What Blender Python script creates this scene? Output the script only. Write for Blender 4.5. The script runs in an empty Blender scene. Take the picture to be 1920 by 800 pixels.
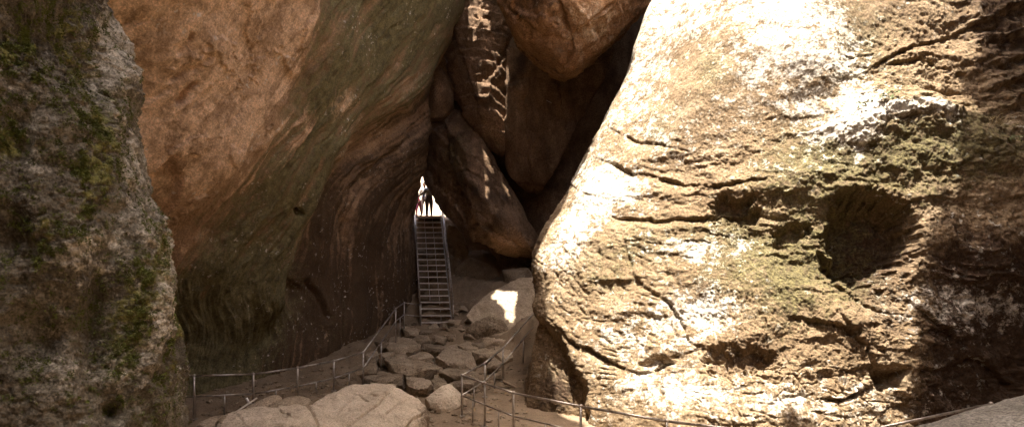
import bpy, bmesh, math, random
import numpy as np
from mathutils import Vector

rng = np.random.default_rng(7)
random.seed(7)
scene = bpy.context.scene
COL = scene.collection

# ------------------------------------------------------------------ space
F, ZC = 1000.0, 3.4                      # focal length in photo pixels, eye height


def W(px, py, d):
    """a point of the place: photo bearing (px, py) at distance d in front of the eye"""
    return np.array([(px - 960.0) / F * d, d, ZC + (500.0 - py) / F * d])


SUN = np.array([-0.06, -0.20, 0.978])
SUN /= np.linalg.norm(SUN)

# ------------------------------------------------------------------ noise
_perm = rng.permutation(256).astype(np.int32)
_perm = np.concatenate([_perm, _perm, _perm])
_g = rng.normal(size=(256, 3))
_g /= np.linalg.norm(_g, axis=1)[:, None]
_g = _g.astype(np.float32)


def perlin(p):
    p = np.asarray(p, dtype=np.float32)
    i = np.floor(p).astype(np.int32)
    f = p - i
    i &= 255
    u = f * f * f * (f * (f * 6 - 15) + 10)
    out = None
    vals = []
    for dx in (0, 1):
        for dy in (0, 1):
            for dz in (0, 1):
                h = _perm[_perm[_perm[i[:, 0] + dx] + i[:, 1] + dy] + i[:, 2] + dz]
                g = _g[h]
                vals.append(g[:, 0] * (f[:, 0] - dx) + g[:, 1] * (f[:, 1] - dy) + g[:, 2] * (f[:, 2] - dz))
    def mix(a, b, t):
        return a + (b - a) * t
    x00 = mix(vals[0], vals[4], u[:, 0]); x01 = mix(vals[1], vals[5], u[:, 0])
    x10 = mix(vals[2], vals[6], u[:, 0]); x11 = mix(vals[3], vals[7], u[:, 0])
    return mix(mix(x00, x10, u[:, 1]), mix(x01, x11, u[:, 1]), u[:, 2]) * 1.6


def fbm(p, octaves=5, gain=0.5, seed=0.0, ridged=False):
    p = np.asarray(p, dtype=np.float32) + np.float32(seed * 17.31)
    a, s, tot = 1.0, 0.0, 0.0
    for k in range(octaves):
        n = perlin(p * (2.03 ** k) + k * 5.7)
        if ridged:
            n = 1 - 2 * np.abs(n)
        s = s + a * n
        tot += a
        a *= gain
    return s / tot


def sstep(a, b, x):
    t = np.clip((x - a) / (b - a), 0, 1)
    return t * t * (3 - 2 * t)


def polydist(X, Y, pts, limit=None):
    """distance to a polyline and the side (positive = left of its direction on the photo plane)"""
    best = np.full(X.shape, 1e9, dtype=np.float32)
    side = np.zeros(X.shape, dtype=np.float32)
    tt = np.zeros(X.shape, dtype=np.float32)
    n = len(pts) - 1
    for k in range(n):
        ax, ay = pts[k]; bx, by = pts[k + 1]
        dx, dy = bx - ax, by - ay
        L2 = dx * dx + dy * dy + 1e-9
        t = np.clip(((X - ax) * dx + (Y - ay) * dy) / L2, 0, 1)
        ex, ey = X - ax - t * dx, Y - ay - t * dy
        dd = np.sqrt(ex * ex + ey * ey)
        m = dd < best
        best = np.where(m, dd, best)
        side = np.where(m, np.sign(dx * (Y - ay) - dy * (X - ax)), side)
        tt = np.where(m, (k + t) / n, tt)
    return best, side, tt


def inpoly(X, Y, pts):
    ins = np.zeros(X.shape, dtype=bool)
    n = len(pts)
    for k in range(n):
        x1, y1 = pts[k]; x2, y2 = pts[(k + 1) % n]
        if y1 == y2:
            continue
        c = ((y1 > Y) != (y2 > Y)) & (X < (x2 - x1) * (Y - y1) / (y2 - y1) + x1)
        ins ^= c
    return ins


def polymask(X, Y, pts, soft):
    """1 inside a closed outline, 0 outside, softened over soft pixels"""
    d, _, _ = polydist(X, Y, list(pts) + [pts[0]])
    sd = np.where(inpoly(X, Y, pts), d, -d)
    return sstep(-soft, soft, sd)


def blob(X, Y, cx, cy, rx, ry, ang=0.0):
    c, s = math.cos(math.radians(ang)), math.sin(math.radians(ang))
    x, y = X - cx, Y - cy
    return np.exp(-(((x * c + y * s) / rx) ** 2 + ((-x * s + y * c) / ry) ** 2))


# ------------------------------------------------------------------ objects
def set_tags(o, label=None, cat=None, group=None, kind=None):
    if label: o["label"] = label
    if cat: o["category"] = cat
    if group: o["group"] = group
    if kind: o["kind"] = kind
    return o


def mesh_obj(name, verts, faces, mat, parent=None, smooth=True, attrs=None, loc=None):
    """one mesh object from arrays; faces is an (n,3)/(n,4) array or a list of such arrays"""
    verts = np.asarray(verts, dtype=np.float32)
    if loc is None:
        loc = np.zeros(3)
    loc = np.asarray(loc, dtype=np.float32)
    if isinstance(faces, np.ndarray):
        faces = [faces]
    faces = [np.asarray(f, dtype=np.int32) for f in faces if len(f)]
    me = bpy.data.meshes.new(name)
    me.vertices.add(len(verts))
    me.vertices.foreach_set("co", (verts - loc).ravel())
    nl = sum(f.size for f in faces)
    me.loops.add(nl)
    me.loops.foreach_set("vertex_index", np.concatenate([f.ravel() for f in faces]))
    npoly = sum(len(f) for f in faces)
    me.polygons.add(npoly)
    st, base = [], 0
    for f in faces:
        st.append(base + np.arange(len(f), dtype=np.int32) * f.shape[1])
        base += f.size
    me.polygons.foreach_set("loop_start", np.concatenate(st).astype(np.int32))
    me.polygons.foreach_set("use_smooth", np.full(npoly, smooth, dtype=bool))
    me.update(calc_edges=True)
    me.validate()
    if attrs:
        for k, v in attrs.items():
            a = me.attributes.new(k, 'FLOAT', 'POINT')
            a.data.foreach_set("value", np.asarray(v, dtype=np.float32))
    if isinstance(mat, (list, tuple)):
        for m in mat: me.materials.append(m)
    elif mat is not None:
        me.materials.append(mat)
    o = bpy.data.objects.new(name, me)
    COL.objects.link(o)
    o.location = Vector(loc.tolist())
    if parent is not None:
        o.parent = parent
        o.matrix_parent_inverse.identity()
        o.location = Vector((loc - np.array(parent.location, dtype=np.float32)).tolist())
    return o


def empty(name, loc, label=None, cat=None, group=None):
    o = bpy.data.objects.new(name, None)
    COL.objects.link(o)
    o.location = Vector([float(v) for v in loc])
    return set_tags(o, label, cat, group)


# ------------------------------------------------------------------ materials
def N(nt, t, **kw):
    n = nt.nodes.new(t)
    for k, v in kw.items():
        if hasattr(n, k):
            setattr(n, k, v)
        else:
            n.inputs[k.replace('_', ' ').title()].default_value = v
    return n


def noise_node(nt, vec, scale, detail=8, rough=0.6, dist=0.0):
    n = nt.nodes.new('ShaderNodeTexNoise')
    n.inputs['Scale'].default_value = scale
    n.inputs['Detail'].default_value = detail
    n.inputs['Roughness'].default_value = rough
    n.inputs['Distortion'].default_value = dist
    nt.links.new(vec, n.inputs['Vector'])
    return n


def ramp(nt, fac, stops):
    r = nt.nodes.new('ShaderNodeValToRGB')
    el = r.color_ramp.elements
    while len(el) > 1: el.remove(el[-1])
    el[0].position = stops[0][0]; el[0].color = (*stops[0][1], 1)
    for p, c in stops[1:]:
        e = el.new(p); e.color = (*c, 1)
    nt.links.new(fac, r.inputs[0])
    return r.outputs[0]


def mixc(nt, fac, a, b, mode='MIX'):
    m = nt.nodes.new('ShaderNodeMix'); m.data_type = 'RGBA'; m.blend_type = mode
    for sock, v in ((m.inputs[0], fac), (m.inputs[6], a), (m.inputs[7], b)):
        if isinstance(v, (int, float)): sock.default_value = v
        elif isinstance(v, tuple): sock.default_value = (*v, 1)
        else: nt.links.new(v, sock)
    return m.outputs[2]


def math_node(nt, op, a, b=0.0, clamp=False):
    m = nt.nodes.new('ShaderNodeMath'); m.operation = op; m.use_clamp = clamp
    for sock, v in ((m.inputs[0], a), (m.inputs[1], b)):
        if isinstance(v, (int, float)): sock.default_value = v
        else: nt.links.new(v, sock)
    return m.outputs[0]


def gray(v): return (v, v, v)


def rock_mat(name, c_dark, c_mid, c_light, moss=(0.075, 0.085, 0.03), stain_shade=(0.06, 0.035, 0.02), pale=(0.62, 0.56, 0.46),
             scale=0.8, speck=0.0, speck_col=(0.6, 0.58, 0.5), bump=0.5, fine=1.0, streak=None, streak_amt=0.0, grain=(0.55, 1.35), soft=2.2, objvar=0.0):
    m = bpy.data.materials.new(name); m.use_nodes = True
    nt = m.node_tree; nt.nodes.clear()
    out = nt.nodes.new('ShaderNodeOutputMaterial')
    bs = nt.nodes.new('ShaderNodeBsdfPrincipled')
    nt.links.new(bs.outputs[0], out.inputs[0])
    tc = nt.nodes.new('ShaderNodeTexCoord').outputs['Object']
    n1 = noise_node(nt, tc, scale, 10, 0.68, 0.4)
    base = ramp(nt, n1.outputs['Fac'], [(0.30, c_dark), (0.5, c_mid), (0.70, c_light)])
    # larger drift of hue
    n2 = noise_node(nt, tc, scale * 0.35, 4, 0.6, 0.6)
    base = mixc(nt, math_node(nt, 'MULTIPLY', n2.outputs['Fac'], 0.5), base, c_mid)
    if streak is not None:
        mp = nt.nodes.new('ShaderNodeMapping')
        mp.inputs['Scale'].default_value = streak
        nt.links.new(tc, mp.inputs['Vector'])
        ns = noise_node(nt, mp.outputs[0], 1.0, 7, 0.6, 0.3)
        f = ramp(nt, ns.outputs['Fac'], [(0.38, gray(1.0)), (0.56, gray(0.0))])
        base = mixc(nt, math_node(nt, 'MULTIPLY', f, streak_amt), base, c_dark)
    if objvar:
        oi = nt.nodes.new('ShaderNodeObjectInfo')
        base = mixc(nt, 1.0, base, ramp(nt, oi.outputs['Random'], [(0.0, (1 - objvar, 1 - objvar * 1.02, 1 - objvar * 1.04)), (0.5, (1.0, 0.985, 0.96)), (1.0, (1 + objvar * 0.9, 1 + objvar * 0.95, 1 + objvar * 1.05))]), 'MULTIPLY')
    # stains, moss and pale crusts; the masks also carry painted shade and sun
    nb = noise_node(nt, tc, scale * 5.0, 9, 0.75, 0.2)
    nbf = math_node(nt, 'SUBTRACT', nb.outputs['Fac'], 0.5)

    def mask(attr, k=2.2):
        a = nt.nodes.new('ShaderNodeAttribute'); a.attribute_name = attr
        v = math_node(nt, 'MULTIPLY', nbf, k)
        v = math_node(nt, 'ADD', math_node(nt, 'SUBTRACT', a.outputs['Fac'], 0.5), v)
        v = math_node(nt, 'MULTIPLY', v, 2.4)
        v = math_node(nt, 'ADD', v, 0.5, clamp=True)
        return math_node(nt, 'MULTIPLY', v, math_node(nt, 'GREATER_THAN', a.outputs['Fac'], 0.02))
    base = mixc(nt, mask('stain_shade', soft), base, stain_shade)
    mossc = ramp(nt, nb.outputs['Fac'], [(0.35, tuple(c * 0.5 for c in moss)), (0.65, tuple(c * 1.5 for c in moss))])
    base = mixc(nt, mask('moss', min(soft, 1.6)), base, mossc)
    base = mixc(nt, mask('pale', min(3.0, soft * 1.6)), base, pale)
    # grain
    ng = noise_node(nt, tc, 22 * fine, 6, 0.7)
    gr = ramp(nt, ng.outputs['Fac'], [(0.37, gray(grain[0])), (0.5, gray(0.97)), (0.63, gray(grain[1]))])
    base = mixc(nt, 1.0, base, gr, 'MULTIPLY')
    if speck > 0:
        nl = noise_node(nt, tc, 7 * fine, 3, 0.6)
        nm = noise_node(nt, tc, 0.9, 3, 0.5)
        s = math_node(nt, 'MULTIPLY', ramp(nt, nl.outputs['Fac'], [(0.62, gray(0)), (0.68, gray(1))]),
                      ramp(nt, nm.outputs['Fac'], [(0.48, gray(0)), (0.62, gray(1))]))
        base = mixc(nt, math_node(nt, 'MULTIPLY', s, speck), base, speck_col)
    nt.links.new(base, bs.inputs['Base Color'])
    bs.inputs['Roughness'].default_value = 0.88
    bs.inputs['Specular IOR Level'].default_value = 0.22
    # fine relief of the grain
    nb2 = noise_node(nt, tc, 9 * fine, 10, 0.72)
    b = nt.nodes.new('ShaderNodeBump'); b.inputs['Strength'].default_value = bump; b.inputs['Distance'].default_value = 0.09
    nt.links.new(nb2.outputs['Fac'], b.inputs['Height'])
    nt.links.new(b.outputs[0], bs.inputs['Normal'])
    return m


def plain_mat(name, col, rough=0.6, metal=0.0, var=0.25, scale=8.0, bump=0.0, spec=0.4):
    m = bpy.data.materials.new(name); m.use_nodes = True
    nt = m.node_tree
    bs = nt.nodes['Principled BSDF']
    tc = nt.nodes.new('ShaderNodeTexCoord').outputs['Object']
    n = noise_node(nt, tc, scale, 6, 0.65)
    c = ramp(nt, n.outputs['Fac'], [(0.3, tuple(v * (1 - var) for v in col)), (0.7, tuple(min(1, v * (1 + var)) for v in col))])
    nt.links.new(c, bs.inputs['Base Color'])
    r = ramp(nt, n.outputs['Fac'], [(0.3, gray(max(0.05, rough - 0.12))), (0.7, gray(min(1, rough + 0.15)))])
    nt.links.new(r, bs.inputs['Roughness'])
    bs.inputs['Metallic'].default_value = metal
    bs.inputs['Specular IOR Level'].default_value = spec
    if bump:
        b = nt.nodes.new('ShaderNodeBump'); b.inputs['Strength'].default_value = bump; b.inputs['Distance'].default_value = 0.02
        nt.links.new(n.outputs['Fac'], b.inputs['Height']); nt.links.new(b.outputs[0], bs.inputs['Normal'])
    return m


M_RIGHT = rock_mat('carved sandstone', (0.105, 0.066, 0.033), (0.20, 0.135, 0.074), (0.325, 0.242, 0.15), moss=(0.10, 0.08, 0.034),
                   stain_shade=(0.062, 0.036, 0.02), pale=(0.52, 0.465, 0.38), scale=1.1, bump=0.7, fine=1.0, speck=0.5, grain=(0.5, 1.4))
M_LEFT = rock_mat('leaning sandstone', (0.19, 0.11, 0.058), (0.37, 0.23, 0.13), (0.56, 0.375, 0.225), moss=(0.155, 0.128, 0.060),
                  stain_shade=(0.105, 0.064, 0.034), pale=(0.74, 0.50, 0.315), scale=0.9, bump=0.6, fine=1.2, speck=0.85, speck_col=(0.66, 0.58, 0.47), soft=1.2, grain=(0.68, 1.3))
M_NEAR = rock_mat('mossy gneiss', (0.055, 0.045, 0.03), (0.165, 0.138, 0.098), (0.34, 0.30, 0.23), moss=(0.145, 0.13, 0.036),
                  stain_shade=(0.055, 0.040, 0.024), pale=(0.48, 0.42, 0.33), scale=3.0, bump=0.7, fine=3.0, speck=0.8, speck_col=(0.62, 0.60, 0.52), grain=(0.45, 1.5))
M_JAM = rock_mat('dark brown gneiss', (0.10, 0.058, 0.031), (0.235, 0.143, 0.082), (0.35, 0.225, 0.135), moss=(0.14, 0.105, 0.045),
                 pale=(0.54, 0.33, 0.18), scale=1.0, bump=0.6, fine=0.9, streak=(1.6, 1.6, 0.35), streak_amt=0.6, soft=0.6)
M_JAMW = rock_mat('warm orange gneiss', (0.19, 0.095, 0.042), (0.41, 0.225, 0.11), (0.54, 0.33, 0.18), pale=(0.64, 0.46, 0.29),
                  scale=0.8, bump=0.6, fine=0.9, streak=(0.5, 2.0, 1.6), streak_amt=0.5)
M_STONE = rock_mat('trodden brown stone', (0.20, 0.142, 0.086), (0.38, 0.285, 0.185), (0.52, 0.405, 0.28), pale=(0.45, 0.34, 0.235), moss=(0.15, 0.13, 0.07), scale=2.2, bump=0.8, fine=1.5, objvar=0.32, speck=0.3, speck_col=(0.45, 0.36, 0.27))
M_PALE = rock_mat('pale tan stone', (0.33, 0.255, 0.17), (0.60, 0.475, 0.335), (0.72, 0.59, 0.435), scale=1.5, bump=0.55, fine=2.0,
                  stain_shade=(0.15, 0.10, 0.06), grain=(0.65, 1.25))
M_GREY = rock_mat('grey boulder stone', (0.11, 0.092, 0.072), (0.26, 0.225, 0.18), (0.42, 0.37, 0.31), scale=3.0, bump=0.9, fine=1.7, speck=0.6, grain=(0.45, 1.5))
M_DIRT = rock_mat('packed brown dirt', (0.17, 0.115, 0.068), (0.25, 0.175, 0.107), (0.34, 0.25, 0.16), scale=1.9, bump=0.5, fine=2.5)
M_METAL = plain_mat('worn steel pipe', (0.42, 0.36, 0.30), rough=0.36, metal=0.8, var=0.5, scale=7, bump=0.15)
M_DARKMETAL = plain_mat('painted dark steel', (0.34, 0.30, 0.26), rough=0.5, metal=0.5, var=0.3, scale=10, bump=0.1)
M_TREAD = plain_mat('tread steel', (0.66, 0.59, 0.52), rough=0.45, metal=0.35, var=0.3, scale=9, bump=0.1)

# ------------------------------------------------------------------ surfaces
def cr_weights(n_ctrl, segs):
    """Catmull-Rom sample weights along a row of controls; segs = samples per span"""
    rows = []
    for k in range(n_ctrl - 1):
        m = segs[k] if k < len(segs) else segs[-1]
        for j in range(m + (1 if k == n_ctrl - 2 else 0)):
            t = j / m
            w = np.zeros(n_ctrl)
            c = (-0.5 * t + t * t - 0.5 * t ** 3, 1 - 2.5 * t * t + 1.5 * t ** 3, 0.5 * t + 2 * t * t - 1.5 * t ** 3, -0.5 * t * t + 0.5 * t ** 3)
            for q, cw in enumerate(c):
                idx = k - 1 + q
                if idx < 0:
                    w[0] += 2 * cw; w[1] -= cw
                elif idx >= n_ctrl:
                    w[-1] += 2 * cw; w[-2] -= cw
                else:
                    w[idx] += cw
            rows.append(w)
    return np.array(rows)


def grid_normals(P):
    du = np.gradient(P, axis=1); dv = np.gradient(P, axis=0)
    n = np.cross(du, dv)
    n /= np.linalg.norm(n, axis=2)[..., None] + 1e-9
    return n


def grid_faces(nv, nu):
    a = np.arange(nv * nu, dtype=np.int32).reshape(nv, nu)
    return np.stack([a[:-1, :-1], a[1:, :-1], a[1:, 1:], a[:-1, 1:]], axis=-1).reshape(-1, 4)


def close_back(P, direction, depth):
    """extra rings that turn an open grid into a closed body `depth` thick"""
    nv, nu = P.shape[:2]
    idx = np.arange(nv * nu).reshape(nv, nu)
    loop = np.concatenate([idx[0, :-1], idx[:-1, -1], idx[-1, :0:-1], idx[:0:-1, 0]])
    V = P.reshape(-1, 3)
    L = V[loop]
    c = L.mean(0) + direction * depth * 1.3
    r1 = L + direction * depth
    r2 = r1 * 0.4 + c * 0.6
    n = len(loop); b = nv * nu
    verts = np.concatenate([V, r1, r2, c[None]])
    f = []
    nx = np.roll(np.arange(n), -1)
    f.append(np.stack([loop, loop[nx], b + nx, b + np.arange(n)], 1))
    f.append(np.stack([b + np.arange(n), b + nx, b + n + nx, b + n + np.arange(n)], 1))
    tri = np.stack([b + n + np.arange(n), b + n + nx, np.full(n, b + 2 * n)], 1)
    return verts, f, tri


def build_wall(name, ctrl, su, sv, relief, mat, back, depth, loc):
    """ctrl: rows x cols x 3 world points; relief(px, py, P, N) -> (height in metres, attrs dict)"""
    ctrl = np.asarray(ctrl, dtype=np.float64)
    Wv = cr_weights(ctrl.shape[0], sv); Wu = cr_weights(ctrl.shape[1], su)
    P = np.einsum('ia,abk,jb->ijk', Wv, ctrl, Wu)
    Nn = grid_normals(P)
    eye = np.array([0, 0, ZC]) - P
    mid = P.shape[0] // 2, P.shape[1] // 2
    if np.dot(Nn[mid], eye[mid]) < 0: Nn = -Nn
    px = (960 + F * P[..., 0] / P[..., 1]).astype(np.float32)
    py = (500 - F * (P[..., 2] - ZC) / P[..., 1]).astype(np.float32)
    h, attrs = relief(px, py, P, Nn)
    P2 = P + Nn * h[..., None]
    nv, nu = P2.shape[:2]
    V, quads, tri = close_back(P2, np.asarray(back, dtype=float) / np.linalg.norm(back), depth)
    extra = len(V) - nv * nu
    at = {k: np.concatenate([v.ravel(), np.zeros(extra)]) for k, v in attrs.items()}
    o = mesh_obj(name, V, [grid_faces(nv, nu)] + quads + [tri], mat, attrs=at, loc=loc)
    return o, P2


# ------------------------------------------------------------------ boulders
_ico = {}


def ico(level):
    if level not in _ico:
        bm = bmesh.new(); bmesh.ops.create_icosphere(bm, subdivisions=level, radius=1.0)
        bm.verts.ensure_lookup_table()
        v = np.array([x.co[:] for x in bm.verts]); f = np.array([[x.index for x in fc.verts] for fc in bm.faces], dtype=np.int32)
        bm.free(); _ico[level] = (v, f)
    return _ico[level]


def hull_planes(pts):
    bm = bmesh.new()
    for p in pts: bm.verts.new(p)
    r = bmesh.ops.convex_hull(bm, input=bm.verts)
    bm.normal_update()
    out, seen = [], []
    cen = np.mean(pts, axis=0)
    for f in bm.faces:
        n = np.array(f.normal[:])
        if np.linalg.norm(n) < 0.5: continue
        p0 = np.array(f.verts[0].co[:])
        if np.dot(n, p0 - cen) < 0: n = -n
        o = np.dot(n, p0)
        if any(np.dot(n, s[0]) > 0.999 and abs(o - s[1]) < 0.02 for s in seen): continue
        seen.append((n, o))
    bm.free()
    return seen


def vnormals(V, Fc):
    a, b, c = V[Fc[:, 0]], V[Fc[:, 1]], V[Fc[:, 2]]
    fn = np.cross(b - a, c - a)
    n = np.zeros_like(V)
    for k in range(3):
        for ax in range(3):
            n[:, ax] += np.bincount(Fc[:, k], weights=fn[:, ax], minlength=len(V))
    return n / (np.linalg.norm(n, axis=1)[:, None] + 1e-12)


def boulder_shape(pts, level=5, sharp=14, amp=0.05, freq=1.0, seed=0, crack=0.5, octv=6, detail=None, cuts=0):
    pts = np.asarray(pts, dtype=float)
    pl = hull_planes(pts)
    D, Fc = ico(level)
    lo, hi = pts.min(0), pts.max(0)
    c = pts.mean(0) * 0.5 + (lo + hi) * 0.25
    e = (hi - lo) / 2
    e = e / e.max()
    dirs = D * np.maximum(e, 0.35)
    dirs /= np.linalg.norm(dirs, axis=1)[:, None]
    inv = np.zeros(len(dirs))
    for n, o in pl:
        dist = max(o - np.dot(n, c), 1e-3)
        q = np.maximum(dirs @ n, 0) / dist
        inv += q ** sharp
    r = inv ** (-1.0 / sharp)
    V = c + dirs * r[:, None]
    Nn = vnormals(V, Fc)
    size = float(np.median(r))
    p = V * freq / size
    h = 0.55 * fbm(p * 1.3, octv, 0.52, seed)
    rg = fbm(p * np.array([1.1, 1.1, 2.2]), 4, 0.5, seed + 3, ridged=True)
    h += crack * 0.3 * np.minimum(rg - 0.25, 0.35)
    # flat breaks: terraces cut by a warped plane family
    s = fbm(p * 0.8, 3, 0.5, seed + 9) * 2.2
    h += crack * 0.5 * (np.abs((s % 1.0) - 0.5) - 0.25)
    V = V + Nn * (h * amp * size)[:, None]
    # broken faces: flat chips taken off the bulges
    rc = np.random.default_rng(1000 + int(seed))
    for k in range(cuts):
        n = rc.normal(size=3); n[1] = -abs(n[1]) - 0.7; n /= np.linalg.norm(n)
        pr = V @ n
        o = np.quantile(pr, rc.uniform(0.955, 0.993))
        over = np.maximum(pr - o, 0)
        V = V - (over * 0.92)[:, None] * n
    if cuts:
        Nn = vnormals(V, Fc)
        V = V + Nn * (0.30 * amp * size * fbm(V * 3.2 * freq / size, 5, 0.58, seed + 21))[:, None]
    if detail is not None:
        V = detail(V, Nn)
    return V, Fc, size


def boulder(name, pts, mat, label, cat='boulder', group=None, attrs=None, kind=None, **kw):
    V, Fc, size = boulder_shape(pts, **kw)
    loc = np.array([V[:, 0].mean(), V[:, 1].mean(), V[:, 2].min()])
    at = attrs(V) if attrs else None
    o = mesh_obj(name, V, Fc, mat, attrs=at, loc=loc)
    return set_tags(o, label, cat, group, kind)


def pix(V):
    return 960 + F * V[:, 0] / V[:, 1], 500 - F * (V[:, 2] - ZC) / V[:, 1]


# ================================================================== RIGHT CARVED WALL
rows_py = [-520, -260, -80, 80, 200, 330, 460, 560, 650, 730, 800, 920]
sil_px = [1440, 1330, 1262, 1195, 1146, 1078, 1006, 998, 976, 966, 962, 955]
sil_d = [17.6, 16.9, 16.2, 15.4, 15.0, 14.3, 13.8, 13.4, 13.3, 13.2, 13.0, 12.8]
lean = [2.2, 1.6, 1.3, 1.0, 0.7, 0.4, 0.2, 0, 0, 0, 0, 0]
inner_px = [1300, 1500, 1700, 1900, 2150, 2500]
inner_d = [[16.0, 15.6, 15.2, 15.0, 14.6, 14.2], [15.2, 14.6, 14.2, 14.0, 13.8, 13.5], [14.4, 13.7, 13.3, 13.1, 13, 12.8],
           [13.6, 12.9, 12.5, 12.4, 12.4, 12.3], [13.1, 12.4, 11.9, 11.9, 12, 12], [12.5, 11.8, 11.2, 11.3, 11.6, 11.8],
           [11.9, 11.2, 10.7, 10.8, 11.2, 11.5], [11.3, 10.6, 10.4, 10.6, 11, 11.4], [10.8, 10.2, 10.2, 10.5, 10.9, 11.3],
           [10.4, 9.9, 10.0, 10.4, 10.8, 11.2], [10.1, 9.6, 9.9, 10.3, 10.7, 11.1], [9.8, 9.3, 9.7, 10.2, 10.6, 11]]
ctrl = []
for r, py in enumerate(rows_py):
    s, sd = sil_px[r], sil_d[r]
    row = [W(s + 60, py, sd + 6), W(s + 12, py, sd + 1.8), W(s, py, sd), W(s + 40, py, sd - 0.75)]
    for k, p in enumerate(inner_px):
        p2 = p if k else max(p, s + 130)
        row.append(W(p2, py, inner_d[r][k] - lean[r] * (0.7 if k == 0 else 1)))
    ctrl.append(row)


CRACKS = [  # polyline, half width px, depth m
    ([(1136, 238), (1160, 250), (1195, 262), (1230, 268), (1262, 278), (1292, 286)], 4, 0.10),
    ([(1118, 292), (1150, 300), (1180, 318), (1215, 322), (1250, 338), (1290, 347), (1340, 350), (1385, 346), (1440, 341)], 5, 0.16),
    ([(1140, 404), (1180, 408), (1240, 410), (1300, 413), (1340, 406), (1380, 402), (1420, 408)], 4, 0.14),
    ([(1170, 440), (1180, 470), (1190, 505), (1198, 535)], 3, 0.09),
    ([(1020, 585), (1050, 615), (1075, 640), (1110, 655), (1150, 680), (1180, 695), (1220, 700), (1260, 672), (1310, 655)], 5, 0.16),
    ([(1190, 520), (1220, 545), (1250, 572), (1275, 600), (1290, 640), (1330, 660)], 6, 0.12),
    ([(1430, 605), (1434, 640), (1450, 690)], 3, 0.06),
    ([(1560, 590), (1600, 640), (1640, 690), (1690, 700)], 6, 0.16),
    ([(1450, 745), (1500, 742), (1530, 745), (1580, 750), (1630, 730), (1660, 710)], 4, 0.12),
    ([(1620, 140), (1660, 115), (1720, 85), (1790, 60), (1860, 30)], 5, 0.13),
    ([(1660, 130), (1720, 110), (1780, 130), (1810, 140)], 5, 0.14),
    ([(1780, 690), (1820, 670), (1870, 690), (1910, 740)], 8, 0.18),
    ([(1040, 330), (1100, 360), (1150, 372)], 4, 0.05),
    ([(1660, 240), (1690, 235), (1720, 232)], 6, 0.2),
    ([(1590, 280), (1640, 290)], 7, 0.2),
    ([(1540, 500), (1580, 545), (1620, 575), (1660, 590)], 7, 0.15),
    ([(1470, 600), (1540, 610), (1600, 622)], 8, 0.18),
    ([(1690, 560), (1740, 600), (1790, 640)], 7, 0.1),
]
STROKES = []
_r = random.Random(3)
for k in range(230):     # pecked lines of the rock carvings
    cx = _r.uniform(1000, 1270); cy = _r.uniform(430, 800)
    L = _r.uniform(10, 46); a = _r.gauss(1.25, 0.45)
    STROKES.append(([(cx, cy), (cx + L * math.cos(a) * .5 + _r.uniform(-3, 3), cy + L * math.sin(a) * .5), (cx + L * math.cos(a), cy + L * math.sin(a))], _r.uniform(1.6, 2.8), _r.uniform(0.03, 0.06)))
for k in range(110):
    cx = _r.uniform(1240, 1660); cy = _r.uniform(640, 800)
    L = _r.uniform(14, 60); a = _r.choice([_r.gauss(1.2, 0.4), _r.gauss(0.1, 0.3)])
    STROKES.append(([(cx, cy), (cx + L * math.cos(a) * .5, cy + L * math.sin(a) * .5 + _r.uniform(-6, 6)), (cx + L * math.cos(a), cy + L * math.sin(a))], _r.uniform(1.6, 2.6), _r.uniform(0.025, 0.05)))
for row_y, n in ((572, 13), (606, 9)):      # rows of worn carved script
    for k in range(n):
        cx = 1268 + k * 11.5; cy = row_y - k * 1.0 + _r.uniform(-2, 2)
        kind = _r.randrange(4)
        if kind == 0:
            pts = [(cx, cy - 9), (cx, cy + 9)]
        elif kind == 1:
            pts = [(cx + 5 * math.cos(t), cy + 7 * math.sin(t)) for t in np.linspace(0, 5.5, 8)]
        elif kind == 2:
            pts = [(cx - 4, cy - 8), (cx + 4, cy - 2), (cx - 3, cy + 3), (cx + 3, cy + 9)]
        else:
            pts = [(cx - 4, cy + 9), (cx, cy - 8), (cx + 5, cy + 8)]
        STROKES.append((pts, 1.9, 0.032))
for cx, cy, rr in ((1345, 690, 20), (1085, 700, 16), (1480, 720, 18), (1180, 640, 14), (1130, 740, 18), (1560, 770, 20)):
    STROKES.append(([(cx + rr * math.cos(t), cy + rr * math.sin(t)) for t in np.linspace(0, 6.28, 14)], 2.2, 0.045))
    for t in np.linspace(0, 6.28, 9)[:-1]:
        STROKES.append(([(cx + rr * 1.15 * math.cos(t), cy + rr * 1.15 * math.sin(t)), (cx + rr * 1.9 * math.cos(t), cy + rr * 1.9 * math.sin(t))], 1.8, 0.04))
STROKES.append(([(1560, 205), (1555, 260), (1545, 330)], 4, 0.03))
for k in range(7):
    STROKES.append(([(1135 - k, 655 + k * 9), (1160, 660 + k * 9)], 1.8, 0.04))

LEDGE = [(1450, 262), (1500, 254), (1545, 240), (1600, 228), (1660, 218), (1715, 214), (1765, 232), (1805, 262), (1860, 298), (1920, 340), (2060, 450)]


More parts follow.
